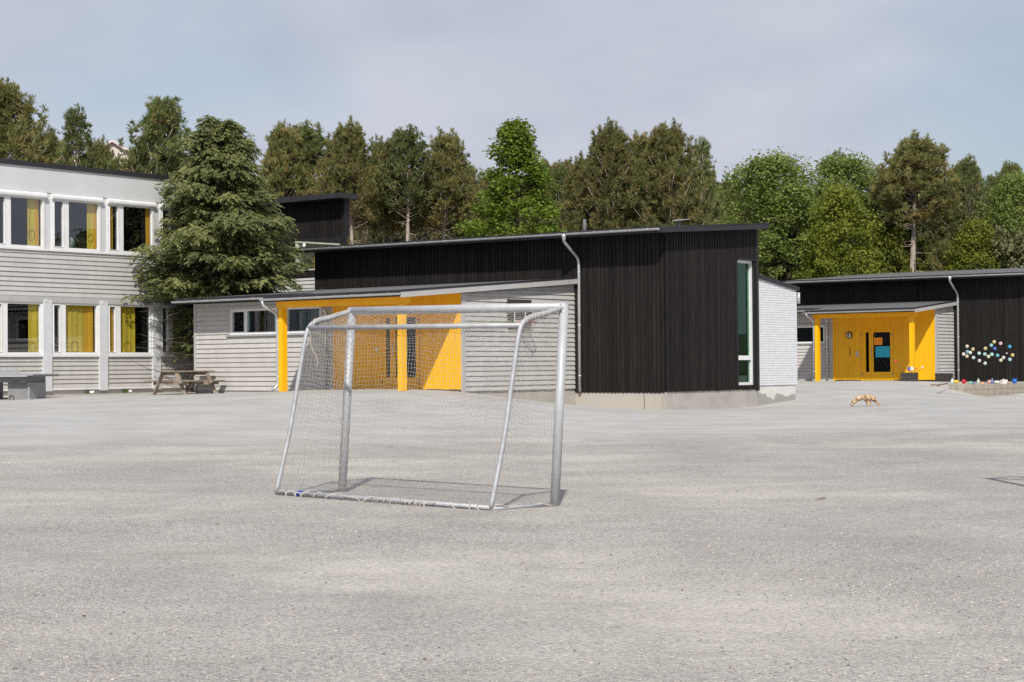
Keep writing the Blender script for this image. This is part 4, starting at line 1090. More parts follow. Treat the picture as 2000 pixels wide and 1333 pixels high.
# ------------------------------------------------------------------ raised bed with concrete block edge and plastic finds
bd = Frame('raised_bed', -5.1, 18.3, .1, 'raised bed edged with grey concrete blocks in front of the far black wall', 'planter')
mb = MB(); mb.add([(-5.05, 18.35, .53), (-5.05, 26.8, .58), (-3.0, 26.8, .58), (-3.0, 22.0, .56), (-3.75, 18.4, .53)], [(0, 1, 2, 3, 4)])
bd.build(mb, 'soil', 'bed_sand', fix=False)
rd = random.Random(9)
P0, P1, P2, P3 = (-3.72, 18.35), (-5.1, 18.3), (-5.1, 22.4), (-5.1, 26.8)
for (a, b) in ((P0, P1), (P1, P2), (P2, P3)):
    a_, b_ = Vector((*a, 0)), Vector((*b, 0)); Ln = (b_ - a_).length; k = max(2, round(Ln / .68))
    for cz in range(4):
        z0_, z1_ = -.12 + cz * .175, -.12 + cz * .175 + .168
        for j in range(-1, k + 1):
            s0 = (j + (.5 if cz % 2 else 0)) / k; s1 = s0 + 1 / k - .012 / Ln
            s0, s1 = max(0, s0), min(1, s1)
            if s1 - s0 < .04: continue
            q0, q1 = a_.lerp(b_, s0), a_.lerp(b_, s1)
            nrm = Vector((b_ - a_)).cross(Vector((0, 0, 1))).normalized(); d_ = rd.uniform(-.012, .012)
            mb = MB(); mb.beam(q0 + nrm * d_ + Vector((0, 0, (z0_ + z1_) / 2)), q1 + nrm * d_ + Vector((0, 0, (z0_ + z1_) / 2)), .18, z1_ - z0_)
            bd.build(mb, 'block', 'weathered_timber')
finds = [(1860, 745, 'pale_bottle', 'bottle', (.55, .66, .62), 'pale aqua plastic bottle at the near end of the raised bed'), (1868, 742, 'yellow_float', 'float', (.78, .48, .03), 'yellow plastic float beside the far downpipe on the raised bed'),
 (1882.5, 742, 'red_ball', 'ball', (.62, .01, .03), 'red ball lying at the back of the raised bed'), (1889, 745, 'yellow_dish', 'dish', (.70, .55, .12), 'small yellow dish right of the red ball'),
 (1895.5, 742.5, 'green_cup', 'cup', (.15, .60, .42), 'mint green cup standing on the raised bed'), (1902, 747, 'blue_can', 'can', (.16, .20, .42), 'dull blue can lying low in the raised bed'),
 (1911, 746, 'grey_jug', 'jug', (.42, .50, .48), 'grey green jug at the middle of the raised bed'), (1918, 748, 'orange_rope_coil', 'rope', (.62, .35, .18), 'faded orange coil on the middle of the raised bed'),
 (1933, 745, 'pink_tub', 'tub', (.62, .36, .32), 'pink tub right of the middle of the raised bed'), (1938, 744, 'navy_canister', 'canister', (.10, .14, .34), 'navy canister behind the pink tub'),
 (1947, 746, 'white_bag', 'bag', (.60, .62, .60), 'crumpled white bag on the raised bed'), (1960, 744.5, 'white_crate', 'crate', (.66, .62, .60), 'large white crate on the right part of the raised bed'),
 (1971, 746, 'brown_tin', 'tin', (.40, .30, .22), 'brown tin between white crate and blue bucket'), (1981.5, 741.5, 'blue_bucket', 'bucket', (.01, .12, .55), 'bright blue bucket at the right end of the raised bed')]
def ray_z(px, py, z):
    q = cam.matrix_world.to_3x3() @ Vector(((px - 1000) / FPX, -(py - 666.5) / FPX, -1)); t = (z - 1.4) / q.z
    return Vector((0, 0, 1.4)) + q * t
rd = random.Random(3)
for i, (px, py, nm, cat, col, lab) in enumerate(finds):
    w_ = ray_z(px, 751.0 if i not in (7, 5) else 752, .53)
    dirv = ray_z(px, 751, .53); 
    base_z = .545
    o = empty(nm, (w_.x, w_.y, base_z), rd.uniform(0, 6)); tag(o, lab, cat)
    w_h = .74 * (.13, .11, .12, .07, .085, .08, .12, .10, .13, .12, .12, .17, .08, .13)[i]
    mb = MB(); m_ = plain('find_%s' % nm, col, .4)
    if cat in ('ball', 'float'):
        mb.ball((0, 0, w_h), w_h, 14, 9, (1.5, 1, .8) if cat == 'float' else (1, 1, 1)); mb.build('body', m_, o)
        mb = MB(); mb.tube([(0, 0, w_h * 1.7), (0, 0, w_h * 2.05)], w_h * .12, 8); mb.build('valve', m_, o)
    elif cat in ('bottle', 'jug', 'canister'):
        mb.tube([(0, 0, 0), (0, 0, .02), (0, 0, w_h * 1.4), (0, 0, w_h * 1.8), (0, 0, w_h * 2.1)], [w_h * .6, w_h * .7, w_h * .7, w_h * .3, w_h * .28], 12); mb.build('body', m_, o)
        mb = MB(); mb.tube([(0, 0, w_h * 2.1), (0, 0, w_h * 2.3)], w_h * .32, 10); mb.build('cap', 'white_paint', o)
    elif cat in ('cup', 'tub', 'tin', 'bucket', 'can', 'dish'):
        hgt = w_h * (2.0 if cat == 'bucket' else 1.5 if cat != 'dish' else .5)
        mb.tube([(0, 0, 0), (0, 0, hgt), (0, 0, hgt - .005), (0, 0, .015)], [w_h * .75, w_h * .95, w_h * .86, w_h * .66], 14); mb.build('body', m_, o)
        mb = MB(); mb.tube([(w_h * .95 * math.cos(a), w_h * .95 * math.sin(a), hgt) for a in np.linspace(0, 2 * PI, 17)], .008, 5, False); mb.build('rim', m_, o)
    elif cat == 'rope':
        mb.tube([(w_h * (1 - k * .004) * math.cos(k * .5), w_h * (1 - k * .004) * math.sin(k * .5), .02 + .0009 * k) for k in range(70)], .014, 6); mb.build('coil', m_, o)
    elif cat == 'bag':
        mb.ball((0, 0, w_h * .7), w_h, 12, 8, (1.3, 1, .75), .18, rd); mb.build('body', m_, o)
    else:
        mb.hexa([(-w_h, -w_h * .7, 0), (w_h, -w_h * .7, 0), (w_h, w_h * .7, 0), (-w_h, w_h * .7, 0), (-w_h * .8, -w_h * .6, w_h * 1.2), (w_h * 1.1, -w_h * .6, w_h * 1.3), (w_h * 1.1, w_h * .7, w_h * 1.3), (-w_h * .8, w_h * .7, w_h * 1.2)]); mb.build('body', m_, o)
        mb = MB(); mb.tube([(-w_h * .5, 0, w_h * 1.22), (0, 0, w_h * 1.5), (w_h * .6, 0, w_h * 1.28)], .012, 6); mb.build('handle', m_, o)

# planter boxes of dark planks by the far porch
def planter(name, u, v, rot, lab):
    w_ = l2w(u, v); z_ = gz(w_.x, w_.y)
    o = empty(name, (w_.x, w_.y, z_), FRAME_ROT + rot); tag(o, lab, 'planter')
    rd = random.Random(int(u * 100))
    for k in range(3):
        for (a, b) in (((-.30, -.19), (.30, -.19)), ((.30, -.19), (.30, .19)), ((.30, .19), (-.30, .19)), ((-.30, .19), (-.30, -.19))):
            j = rd.uniform(-.012, .012)
            mb = MB(); mb.beam((a[0], a[1] + j, .06 + k * .118), (b[0], b[1] + j, .06 + k * .118 + rd.uniform(-.006, .006)), .035, .108); mb.build('plank', 'planter_black', o)
    mb = MB(); mb.box((-.28, -.17, .02), (.28, .17, .30)); mb.build('soil', 'bark_dark', o)
    return o
planter('plank_planter', .02, 22.75, .25, 'dark plank planter with coloured ornaments at the foot of the far porch post')
planter('plank_planter', -.45, 25.0, -.05, 'empty dark plank planter against the grey end wall of the far porch')
w_ = l2w(.02, 22.75); zz = gz(w_.x, w_.y) + .3
def ornament(nm, lab, du, dv, tip, kind, col):
    b_ = l2w(.02 + du, 22.75 + dv, zz); o = empty(nm, b_); tag(o, lab, 'ornament', 'ornaments in the plank planter')
    mb = MB(); mb.tube([(0, 0, 0), (tip[0] * .5, tip[1] * .5, tip[2] * .5), tip], .009, 6); mb.build('stick', 'stick_brown', o)
    mb = MB()
    if kind == 'ball': mb.ball(tip, .062, 12, 8)
    elif kind == 'flower':
        for k in range(6):
            a = k * PI / 3; mb.ball((tip[0] + .05 * math.cos(a), tip[1], tip[2] + .05 * math.sin(a)), .04, 8, 6, (1, .4, 1))
    else: mb.ball(tip, .05, 8, 6, (1.2, .6, .8))
    mb.build('head', plain('orn_' + nm, col, .4), o)
ornament('red_ball_stick', 'red ball on a slanting stick in the far planter', .15, 0, (-.42, -.02, .50), 'ball', (.55, .05, .02))
ornament('blue_flower_stick', 'blue plastic flower on a short stick in the far planter', -.02, 0, (-.02, 0, .20), 'flower', (.02, .06, .42))
ornament('white_flower_stick', 'white plastic flower beside the blue one in the far planter', -.08, .03, (.02, 0, .20), 'flower', (.66, .66, .64))
ornament('orange_bird_stick', 'orange bird shape leaning in the far planter', -.2, 0, (.10, 0, .22), 'bird', (.70, .24, .03))
ornament('pale_pinwheel_stick', 'pale pinwheel at the end of a long slanting stick in the far planter', -.25, 0, (.30, .02, .26), 'bird', (.70, .58, .42))

# branches on the ground by the planters
def stick(nm, lab, pts, r_, m_, cat='stick', group=None):
    b_ = Vector(pts[0]); o = empty(nm, b_); tag(o, lab, cat, group)
    q = [Vector(p) - b_ for p in pts]
    mb = MB(); mb.tube(smooth_path(q, 3) if len(q) > 2 else q, r_, 7); mb.build('stem', m_, o)
    return o
a = l2w(-1.35, 22.6); b = l2w(-2.0, 22.9)
P_ = lambda px, py, z: tuple(ray_z(px, py, z))
stick('dead_branch', 'thin dead branch lying in front of the empty planter', [P_(1817, 752, .60), P_(1828, 752.5, .59), P_(1838, 751.5, .60), P_(1851, 749.5, .62)], .022, 'stick_brown')
stick('forked_branch', 'short forked branch crossing the thin dead one', [P_(1831, 755, .57), P_(1837, 752.5, .60), P_(1843, 750.5, .62)], .018, 'stick_brown')
stick('blue_stick', 'thin blue stick lying on the asphalt beside the wing', [P_(981, 786.5, .36), P_(1000, 788.5, .33), P_(1016, 791, .30)], .022, plain('stick_blue', (.08, .16, .32), .5))
stick('pale_stick', 'pale splinter of wood lying on open gravel right of the goal', [P_(1594, 975, .015), P_(1611, 972.5, .015)], .008, 'pine_wood')

# ------------------------------------------------------------------ driftwood arch on the yard
w_ = ray_z(1690, 794, .13); z0 = gz(w_.x, w_.y)
w_ = ray_z(1690, 794, z0); z0 = gz(w_.x, w_.y)
dw = empty('driftwood_log', (w_.x, w_.y, z0)); tag(dw, 'tan driftwood stump standing on three legs on the open yard', 'driftwood')
K = w_.y / FPX
def dpt(px, py, d=0): return Vector(((px - 1690) * K, d, (794 - py) * K))
def limb(pts, rs):
    out = []; rr2 = []
    for i in range(len(pts) - 1):
        p0, p1, p2, p3 = pts[max(i - 1, 0)], pts[i], pts[i + 1], pts[min(i + 2, len(pts) - 1)]
        for k in range(5):
            s_ = k / 5; out.append(.5 * ((2 * p1) + (p2 - p0) * s_ + (2 * p0 - 5 * p1 + 4 * p2 - p3) * s_ ** 2 + (3 * p1 - p0 - 3 * p2 + p3) * s_ ** 3))
            rr2.append((rs[i] * (1 - s_) + rs[i + 1] * s_) * (1 + .10 * math.sin(i * 3 + k * 1.3)))
    out.append(pts[-1]); rr2.append(rs[-1]); return out, rr2
mb = MB(); p_, r_ = limb([dpt(1661.5, 792, -.05), dpt(1667, 786, -.04), dpt(1675, 779.5, -.02), dpt(1685, 777, 0), dpt(1696, 776.5, .02), dpt(1706, 779, .04), dpt(1709, 784, .04)], [.035, .06, .075, .075, .085, .075, .05]); mb.tube(p_, r_, 12); mb.build('trunk', 'driftwood', dw)
mb = MB(); p_, r_ = limb([dpt(1692, 778, 0), dpt(1696, 784, -.04), dpt(1696, 790, -.06), dpt(1694.5, 794.5, -.07)], [.09, .085, .06, .035]); mb.tube(p_, r_, 12); mb.build('root_leg', 'driftwood', dw)
mb = MB(); p_, r_ = limb([dpt(1705, 779, .02), dpt(1711, 784, .0), dpt(1715, 789, -.02), dpt(1719, 794.5, -.03)], [.07, .05, .035, .012]); mb.tube(p_, r_, 10); mb.build('root_leg', 'driftwood', dw)
mb = MB(); p_, r_ = limb([dpt(1707, 779, .03), dpt(1709.5, 776.5, .03), dpt(1711, 775, .03)], [.04, .03, .018]); mb.tube(p_, r_, 8); mb.build('knot', 'driftwood', dw)

# ------------------------------------------------------------------ picnic table by the wing's corner
c_ = l2w(10.42, -6.34); pt_ = empty('picnic_table', (c_.x, c_.y, gz(c_.x, c_.y) - .0), FRAME_ROT); tag(pt_, 'weathered wooden picnic table with attached benches at the corner of the grey wing', 'picnic table')
# local x = -u, y = v
for k in range(5):
    x = -.30 + k * .15; mb = MB(); mb.box((x - .07, -.90, .70), (x + .07, .90, .738)); mb.build('tabletop_plank', 'pine_wood', pt_)
for sx_ in (-1, 1):
    for k in range(2):
        x = sx_ * (.66 + k * .13); mb = MB(); mb.box((x - .06, -.90, .405), (x + .06, .90, .445)); mb.build('seat_plank', 'pine_wood', pt_)
for y in (-.62, .62):
    for sx_ in (-1, 1):
        mb = MB(); mb.beam((sx_ * .76, y, -.06), (sx_ * .30, y, .698), .045, .12, (0, 1, 0)); mb.build('leg', 'pine_wood', pt_)
    mb = MB(); mb.box((-.80, y + .026, .30), (.80, y + .066, .404)); mb.build('seat_beam', 'pine_wood', pt_)
    mb = MB(); mb.box((-.36, y + .026, .60), (.36, y + .066, .699)); mb.build('top_beam', 'pine_wood', pt_)

# ------------------------------------------------------------------ outdoor table tennis table
tz = gz(-14.6, 50.8)
tt = empty('table_tennis_table', (-14.95, 51.2, tz), R(-14)); tag(tt, 'grey outdoor table tennis table with white slatted net at the left edge', 'table')
mb = MB(); mb.box((-1.37, -.76, .70), (1.37, .76, .745)); mb.build('tabletop', 'tabletop_grey', tt)
mb = MB(); mb.box((-1.372, -.79, .672), (1.20, -.745, .70)); mb.box((-1.372, .745, .672), (1.372, .79, .70)); mb.build('edge_rail', 'aluminium', tt)
mb = MB(); mb.box((-1.05, -.55, .50), (1.05, .55, .67)); mb.build('frame', 'table_body', tt)
for x in (-.70, .70):
    mb = MB(); mb.box((x - .33, -.42, -.05), (x + .33, .42, .50)); mb.build('leg_block', 'table_body', tt)
    mb = MB(); mb.box((x + .335, -.47, -.05), (x + .40, .47, .50)); mb.build('leg_plate', 'tabletop_grey', tt)
nt = MB()
for k in range(6): nt.box((-.012, -.90, .752 + k * .027), (.012, .90, .752 + k * .027 + .020))
for y in (-.90, 0, .87): nt.box((-.016, y, .746), (.016, y + .03, .915))
nt.build('net', 'white_paint', tt)
mb = MB(); mb.tube([(-.95 + .07 * math.cos(a) + 1.45, -.43, .05 + .07 * math.sin(a)) for a in np.linspace(0, 2 * PI, 17)], .012, 6, False); mb.build('ring', 'black_metal', tt)
mb = MB(); mb.box((.62, -.556, .535), (.80, -.550, .56)); mb.build('slot', 'black_metal', tt)

# small things along the base of the classroom block
for k, (v_, lab) in enumerate(((-7.30, 'white cup lying at the wall between the second and third pillars'), (-5.75, 'white cup lying at the wall just left of the third pillar'))):
    w_ = l2w(13.78, v_); o = empty('white_cup', (w_.x, w_.y, gz(w_.x, w_.y)), k * 2.0); tag(o, lab, 'cup', 'cups lying by the classroom wall')
    mb = MB(); mb.tube([(-.07, 0, .05), (.07, 0, .05), (.065, 0, .05), (-.06, 0, .05)], [.042, .055, .048, .036], 12); mb.build('body', 'white_paint', o)
    mb = MB(); mb.tube([(.07, .055 * math.cos(a), .05 + .055 * math.sin(a)) for a in np.linspace(0, 2 * PI, 15)], .005, 5, False); mb.build('rim', 'white_paint', o)
rd = random.Random(8)
for k, (v_, lab) in enumerate(((-9.35, 'tuft of weeds at the wall behind the table tennis table'), (-7.35, 'tuft of weeds at the wall by the second pillar'), (-5.85, 'tuft of weeds at the wall by the third pillar'))):
    w_ = l2w(13.92, v_); o = empty('weed_tuft', (w_.x, w_.y, gz(w_.x, w_.y) - .01)); tag(o, lab, 'weed', 'weeds along the classroom wall')
    mb = MB()
    for j in range(26):
        a, t_, h = rd.uniform(0, 6.3), rd.uniform(.1, .8), rd.uniform(.08, .2); d = Vector((math.cos(a) * t_, math.sin(a) * t_, 1)).normalized()
        s_ = d.cross(Vector((0, 0, 1))).normalized() * .012
        b0 = Vector((rd.uniform(-.05, .05), rd.uniform(-.03, .03), 0))
        mb.add([b0 - s_, b0 + s_, b0 + d * h * .6 + s_ * 1.3, b0 + d * h, b0 + d * h * .6 - s_ * 1.3], [(0, 1, 2, 3, 4)])
    mb.build('blades', 'weed', o, fix=False)

# ------------------------------------------------------------------ trees
def unit(a): return a / (np.linalg.norm(a, axis=-1, keepdims=True) + 1e-9)
def blades(P, AX, k, length, width, spread, rng):
    """k narrow needles-bunches fanning out of every point along its axis"""
    n_ = len(P)
    d = unit(AX[:, None, :] + rng.normal(0, spread, (n_, k, 3)))
    L = length * rng.uniform(.7, 1.25, (n_, k, 1))
    s_ = unit(np.cross(d, unit(rng.normal(0, 1, (n_, k, 3))))) * width * rng.uniform(.7, 1.3, (n_, k, 1))
    b = P[:, None, :] + d * L * .08
    V = np.stack([b, b + d * L * .55 + s_, b + d * L, b + d * L * .55 - s_], 2)
    n2 = n_ * k; I = np.arange(n2) * 4
    T = np.stack([I, I + 1, I + 2, I + 3], 1)
    return V.reshape(-1, 3), T, n2
def tubes_mesh(name, paths, material, seg=6):
    mb = MB()
    for pts, rs in paths: mb.tube(pts, rs, seg, caps=True)
    me = bpy.data.meshes.new(name); me.from_pydata(mb.v, [], mb.f); me.materials.append(MATS[material])
    me.polygons.foreach_set('use_smooth', [True] * len(mb.f)); me.update()
    return me
def trunk_path(H, lean, r0, rng, k=9, top=.02):
    pts = []; rs = []
    ph = rng.uniform(0, 6.28)
    for i in range(k):
        t = i / (k - 1)
        pts.append((lean[0] * t * t * H + .10 * math.sin(3 * t + ph) * t, lean[1] * t * t * H + .10 * math.cos(2.4 * t + ph) * t, t * H - .4 * (1 - t)))
        rs.append(r0 * (1 - t) ** .85 + top)
    return pts, rs
def at_h(pts, h):
    z = [p[2] for p in pts]; return np.array([np.interp(h, z, [p[0] for p in pts]), np.interp(h, z, [p[1] for p in pts]), h])

def make_pine(seed, H=13., base=.45, Rm=2.6, n_br=95, tufts=26, mat_='pine_needles', dead=14, peaks=3, shape=.62, needle=.25, airy=0.0, r0=.015):
    rng = np.random.default_rng(seed)
    tp, tr = trunk_path(H * .97, rng.normal(0, .02, 2), r0 * H, rng)
    paths = [(tp, tr)]
    P = []; AX = []; TI = []
    az = rng.uniform(0, 6.28)
    for i in range(n_br):
        t = (i + rng.uniform(0, 1)) / n_br                      # 0 at crown base, 1 at the top
        h = H * (base + (1 - base) * t * .97)
        az += 2.4 + rng.normal(0, .5)
        prof = (1 - t) ** shape * (.62 + .38 * min(1, t * 5))
        L = Rm * prof * rng.uniform(.62, 1.15) + .25
        el = rng.uniform(.05, .45) + .5 * t
        o0 = at_h(tp, h)
        d = np.array([math.cos(az) * math.cos(el), math.sin(az) * math.cos(el), math.sin(el)])
        ts = np.linspace(0, 1, 5)
        br = o0[None] + d[None] * (ts * L)[:, None] + np.array([0, 0, 1.])[None] * (ts ** 2 * L * .22)[:, None]
        paths.append(([tuple(p) for p in br], list(.012 + .020 * L * (1 - ts) / 2)))
        m = int(tufts * (.45 + L / Rm))
        side = np.array([-math.sin(az), math.cos(az), 0])
        nc = max(3, int(2.2 + L * 2.6))                          # bunches of needles along the branch
        sc_ = rng.uniform(.28, 1, nc) ** .75
        cc = o0[None] + d[None] * (sc_ * L)[:, None]; cc[:, 2] += sc_ ** 2 * L * .22
        cc += side[None] * (rng.normal(0, .62, nc) * (.42 * L * (1.1 - sc_) + .16))[:, None]
        cc[:, 2] += rng.uniform(-.06, .26, nc)
        ci = rng.integers(0, nc, m)
        c = cc[ci] + rng.normal(0, 1, (m, 3)) * np.array([.10, .10, .13])[None]
        ctl = rng.uniform(0, .9, nc)
        P.append(c); AX.append(unit(np.array([0, 0, .95])[None] + d[None] * .40 + (c - cc[ci]) * 3.2 + rng.normal(0, .22, (m, 3)))); TI.append(np.clip(ctl[ci] + rng.normal(0, .12, m), 0, 1))
        # upright shoot at the tip
        q = rng.integers(2, 7); tip = br[-1]
        cs = tip[None] + np.array([0, 0, 1.])[None] * (np.arange(q) * .13)[:, None] + rng.normal(0, .03, (q, 3))
        P.append(cs); AX.append(unit(np.array([[0, 0, 1.]]) + rng.normal(0, .25, (q, 3)))); TI.append(rng.uniform(.1, .8, q))
    for k in range(peaks):                                       # leading shoots that make the ragged top
        a = rng.uniform(0, 6.28); r_ = 0 if k == 0 else rng.uniform(.2, 1.0) * Rm * .5
        zt = H * .97 if k == 0 else H * (.97 - .05 * r_ / (Rm * .5) * 2 - rng.uniform(0, .06)); Lc = rng.uniform(1.0, 1.9)
        q = int(Lc / .11)
        zz = np.arange(q) * .11; cx = at_h(tp, min(zt, H * .96))
        cs = np.stack([cx[0] + r_ * math.cos(a) + rng.normal(0, .05, q) * (1.3 - zz / Lc), cx[1] + r_ * math.sin(a) + rng.normal(0, .05, q), zt - Lc * .7 + zz], 1)
        ring = rng.uniform(0, 6.28, q)
        ax = unit(np.stack([np.cos(ring) * .7 * (1.2 - zz / Lc), np.sin(ring) * .7 * (1.2 - zz / Lc), np.ones(q)], 1))
        cs = np.concatenate([cs, cs + ax * .14]); ax = np.concatenate([ax, ax])
        P.append(cs); AX.append(ax); TI.append(rng.uniform(0, .7, 2 * q))
        paths.append(([(cx[0] + r_ * .3 * math.cos(a), cx[1] + r_ * .3 * math.sin(a), zt - Lc * 1.3), (cx[0] + r_ * math.cos(a), cx[1] + r_ * math.sin(a), zt)], [.035, .012]))
    for k in range(dead):                                        # bare grey branches below the crown
        h = H * rng.uniform(.12, base + .1); a = rng.uniform(0, 6.28); L = rng.uniform(.5, 1.7); o0 = at_h(tp, h); e = rng.uniform(-.35, .3)
        d = np.array([math.cos(a), math.sin(a), e]); mid = o0 + d * L * .5 + rng.normal(0, .06, 3); end = o0 + d * L + rng.normal(0, .12, 3)
        paths.append(([tuple(o0), tuple(mid), tuple(end)], [.025, .014, .005]))
        paths.append(([tuple(mid), tuple(mid + d * .3 + rng.normal(0, .2, 3))], [.010, .004]))
    P = np.concatenate(P); AX = np.concatenate(AX); TI = np.concatenate(TI)
    if airy:
        keep = rng.random(len(P)) > airy; P, AX, TI = P[keep], AX[keep], TI[keep]
    K_ = 12
    V, T, n2 = blades(P, AX, K_, needle, .021, .50, rng)
    tint = np.clip(np.repeat(TI, K_) + rng.normal(0, .10, n2), 0, 1)
    return tubes_mesh('trunk', paths, 'bark'), np_mesh('crown', V, T, mat_, tint)

def leaf_quads(P, N, size, rng):
    n_ = len(P); x = unit(np.cross(N, rng.normal(0, 1, (n_, 3)))); y = np.cross(N, x)
    s_ = size * rng.uniform(.65, 1.3, (n_, 1))
    V = np.stack([P - x * s_ * .5, P + y * s_ * .34, P + x * s_ * .62, P - y * s_ * .34], 1).reshape(-1, 3)
    I = np.arange(n_) * 4
    return V, np.stack([I, I + 1, I + 2, I + 3], 1)
def make_leafy(seed, H=12., base=.25, Rm=2.6, n_cl=150, leaves=80, size=.17, mat_='leaf_bright', cl_r=.55, top_pow=.6, bark='bark_dark', up=.5, limbs=34):
    rng = np.random.default_rng(seed)
    tp, tr = trunk_path(H * .9, rng.normal(0, .015, 2), .014 * H, rng)
    paths = [(tp, tr)]; C_ = []
    az = rng.uniform(0, 6.28)
    for i in range(n_cl):
        t = rng.uniform(0, 1) ** .85
        az += 2.4 + rng.normal(0, .4)
        prof = (1 - t) ** top_pow * (.55 + .45 * min(1, t * 4)) + .05
        r_ = Rm * prof * (rng.uniform(.35, 1) ** .45) * (1 + .18 * math.sin(3 * az + seed) + .12 * math.sin(5 * az + 9 * t))
        c = at_h(tp, H * (base + (1 - base) * t * .96)); c = c + np.array([math.cos(az) * r_, math.sin(az) * r_, r_ * .25 + rng.normal(0, .15)])
        C_.append(c)
    C_ = np.array(C_)
    for c in C_[rng.permutation(n_cl)[:limbs]]:
        h = max(H * base * .6, c[2] - np.hypot(c[0], c[1]) * .9 - .3); o0 = at_h(tp, min(h, H * .85))
        mid = o0 * .5 + c * .5 + np.array([0, 0, -.12])
        paths.append(([tuple(o0), tuple(mid), tuple(c)], [.05, .03, .010]))
    n_ = n_cl * leaves
    cid = np.repeat(np.arange(n_cl), leaves)
    off_ = rng.normal(0, 1, (n_, 3)); off_ = unit(off_) * (rng.uniform(.15, 1, (n_, 1)) ** .5)
    rr2 = cl_r * rng.uniform(.6, 1.35, n_cl)
    P = C_[cid] + off_ * rr2[cid][:, None] * np.array([1.05, 1.05, .78])[None]
    out = unit(C_[cid] * np.array([1, 1, .2])[None] - np.array([0, 0, 0])[None])
    N = unit(off_ * .55 + np.array([0, 0, up])[None] + rng.normal(0, .45, (n_, 3)))
    V, Q_ = leaf_quads(P, N, size, rng)
    ctint = rng.uniform(.15, .75, n_cl)
    tint = np.clip(ctint[cid] + rng.normal(0, .18, n_), 0, 1)
    return tubes_mesh('trunk', paths, bark), np_mesh('crown', V, Q_, mat_, tint)

def place(name, meshes, loc, rz, sc, label, group, cat='tree'):
    o = empty(name, loc, rz); o.scale = sc if hasattr(sc, '__len__') else (sc, sc, sc)
    tag(o, label, cat, group)
    for nm, me in zip(('trunk', 'crown'), meshes):
        c = bpy.data.objects.new(nm, me); link(c, o)
    return o

HP = 13.0
pines = [make_pine(21, HP, .63, 2.1, 84, 26, dead=34, peaks=7, shape=.5), make_pine(22, HP, .42, 2.9, 120, 28, peaks=9), make_pine(23, HP, .30, 2.3, 95, 22, 'pine_green', peaks=7, airy=.35),
         make_pine(24, HP, .25, 3.0, 150, 30, peaks=10, shape=.55), make_pine(25, HP, .66, 1.5, 56, 20, 'pine_green', dead=34, peaks=4, airy=.15), make_pine(26, HP, .38, 2.6, 105, 26, 'pine_green', peaks=9, airy=.15),
         make_pine(27, HP, .72, 1.25, 42, 20, 'pine_needles', dead=60, peaks=3, r0=.0105)]
bright = make_leafy(31, 12.7, .16, 2.75, 270, 90, .145, 'leaf_bright', .45, .85, up=.6)
pale = [make_leafy(33, 11, .12, 3.1, 300, 120, .135, 'leaf_pale', .62, .42), make_leafy(34, 11, .10, 3.0, 300, 120, .135, 'leaf_pale', .60, .45)]
olive = make_leafy(36, 9, .08, 2.6, 230, 105, .135, 'leaf_olive', .55, .6)
shrub = [make_leafy(38, 5, .02, 2.2, 95, 70, .17, 'leaf_dark', .55, .5), make_leafy(39, 5, .02, 2.0, 85, 70, .17, 'leaf_olive', .5, .5), make_pine(40, 5., .02, 1.7, 62, 20, 'pine_needles', dead=2, peaks=2, needle=.25)]

TOPS = {}
def tree_at(name, meshes, px, top, Y, natH, label, group, wx=1.0, rz=0.0, cat='tree'):
    """stand a tree at distance Y so that its top is at the photograph's height there; wx widens the crown"""
    q = cam.matrix_world.to_3x3() @ Vector(((px - 1000) / FPX, -(top - 666.5) / FPX, -1)); t = Y / q.y
    w_ = Vector((0, 0, 1.4)) + q * t
    g0 = float(hill_z(w_.x, Y)) if Y > 80 else gz(w_.x, Y)
    if id(meshes) not in TOPS:
        co = np.empty(len(meshes[1].vertices) * 3, np.float32); meshes[1].vertices.foreach_get('co', co); TOPS[id(meshes)] = float(np.percentile(co[2::3], 99.95))
    s_ = (w_.z - g0) / TOPS[id(meshes)]
    return place(name, meshes, (w_.x, Y, g0), rz, (s_ * wx, s_ * wx, s_), label, group, cat)

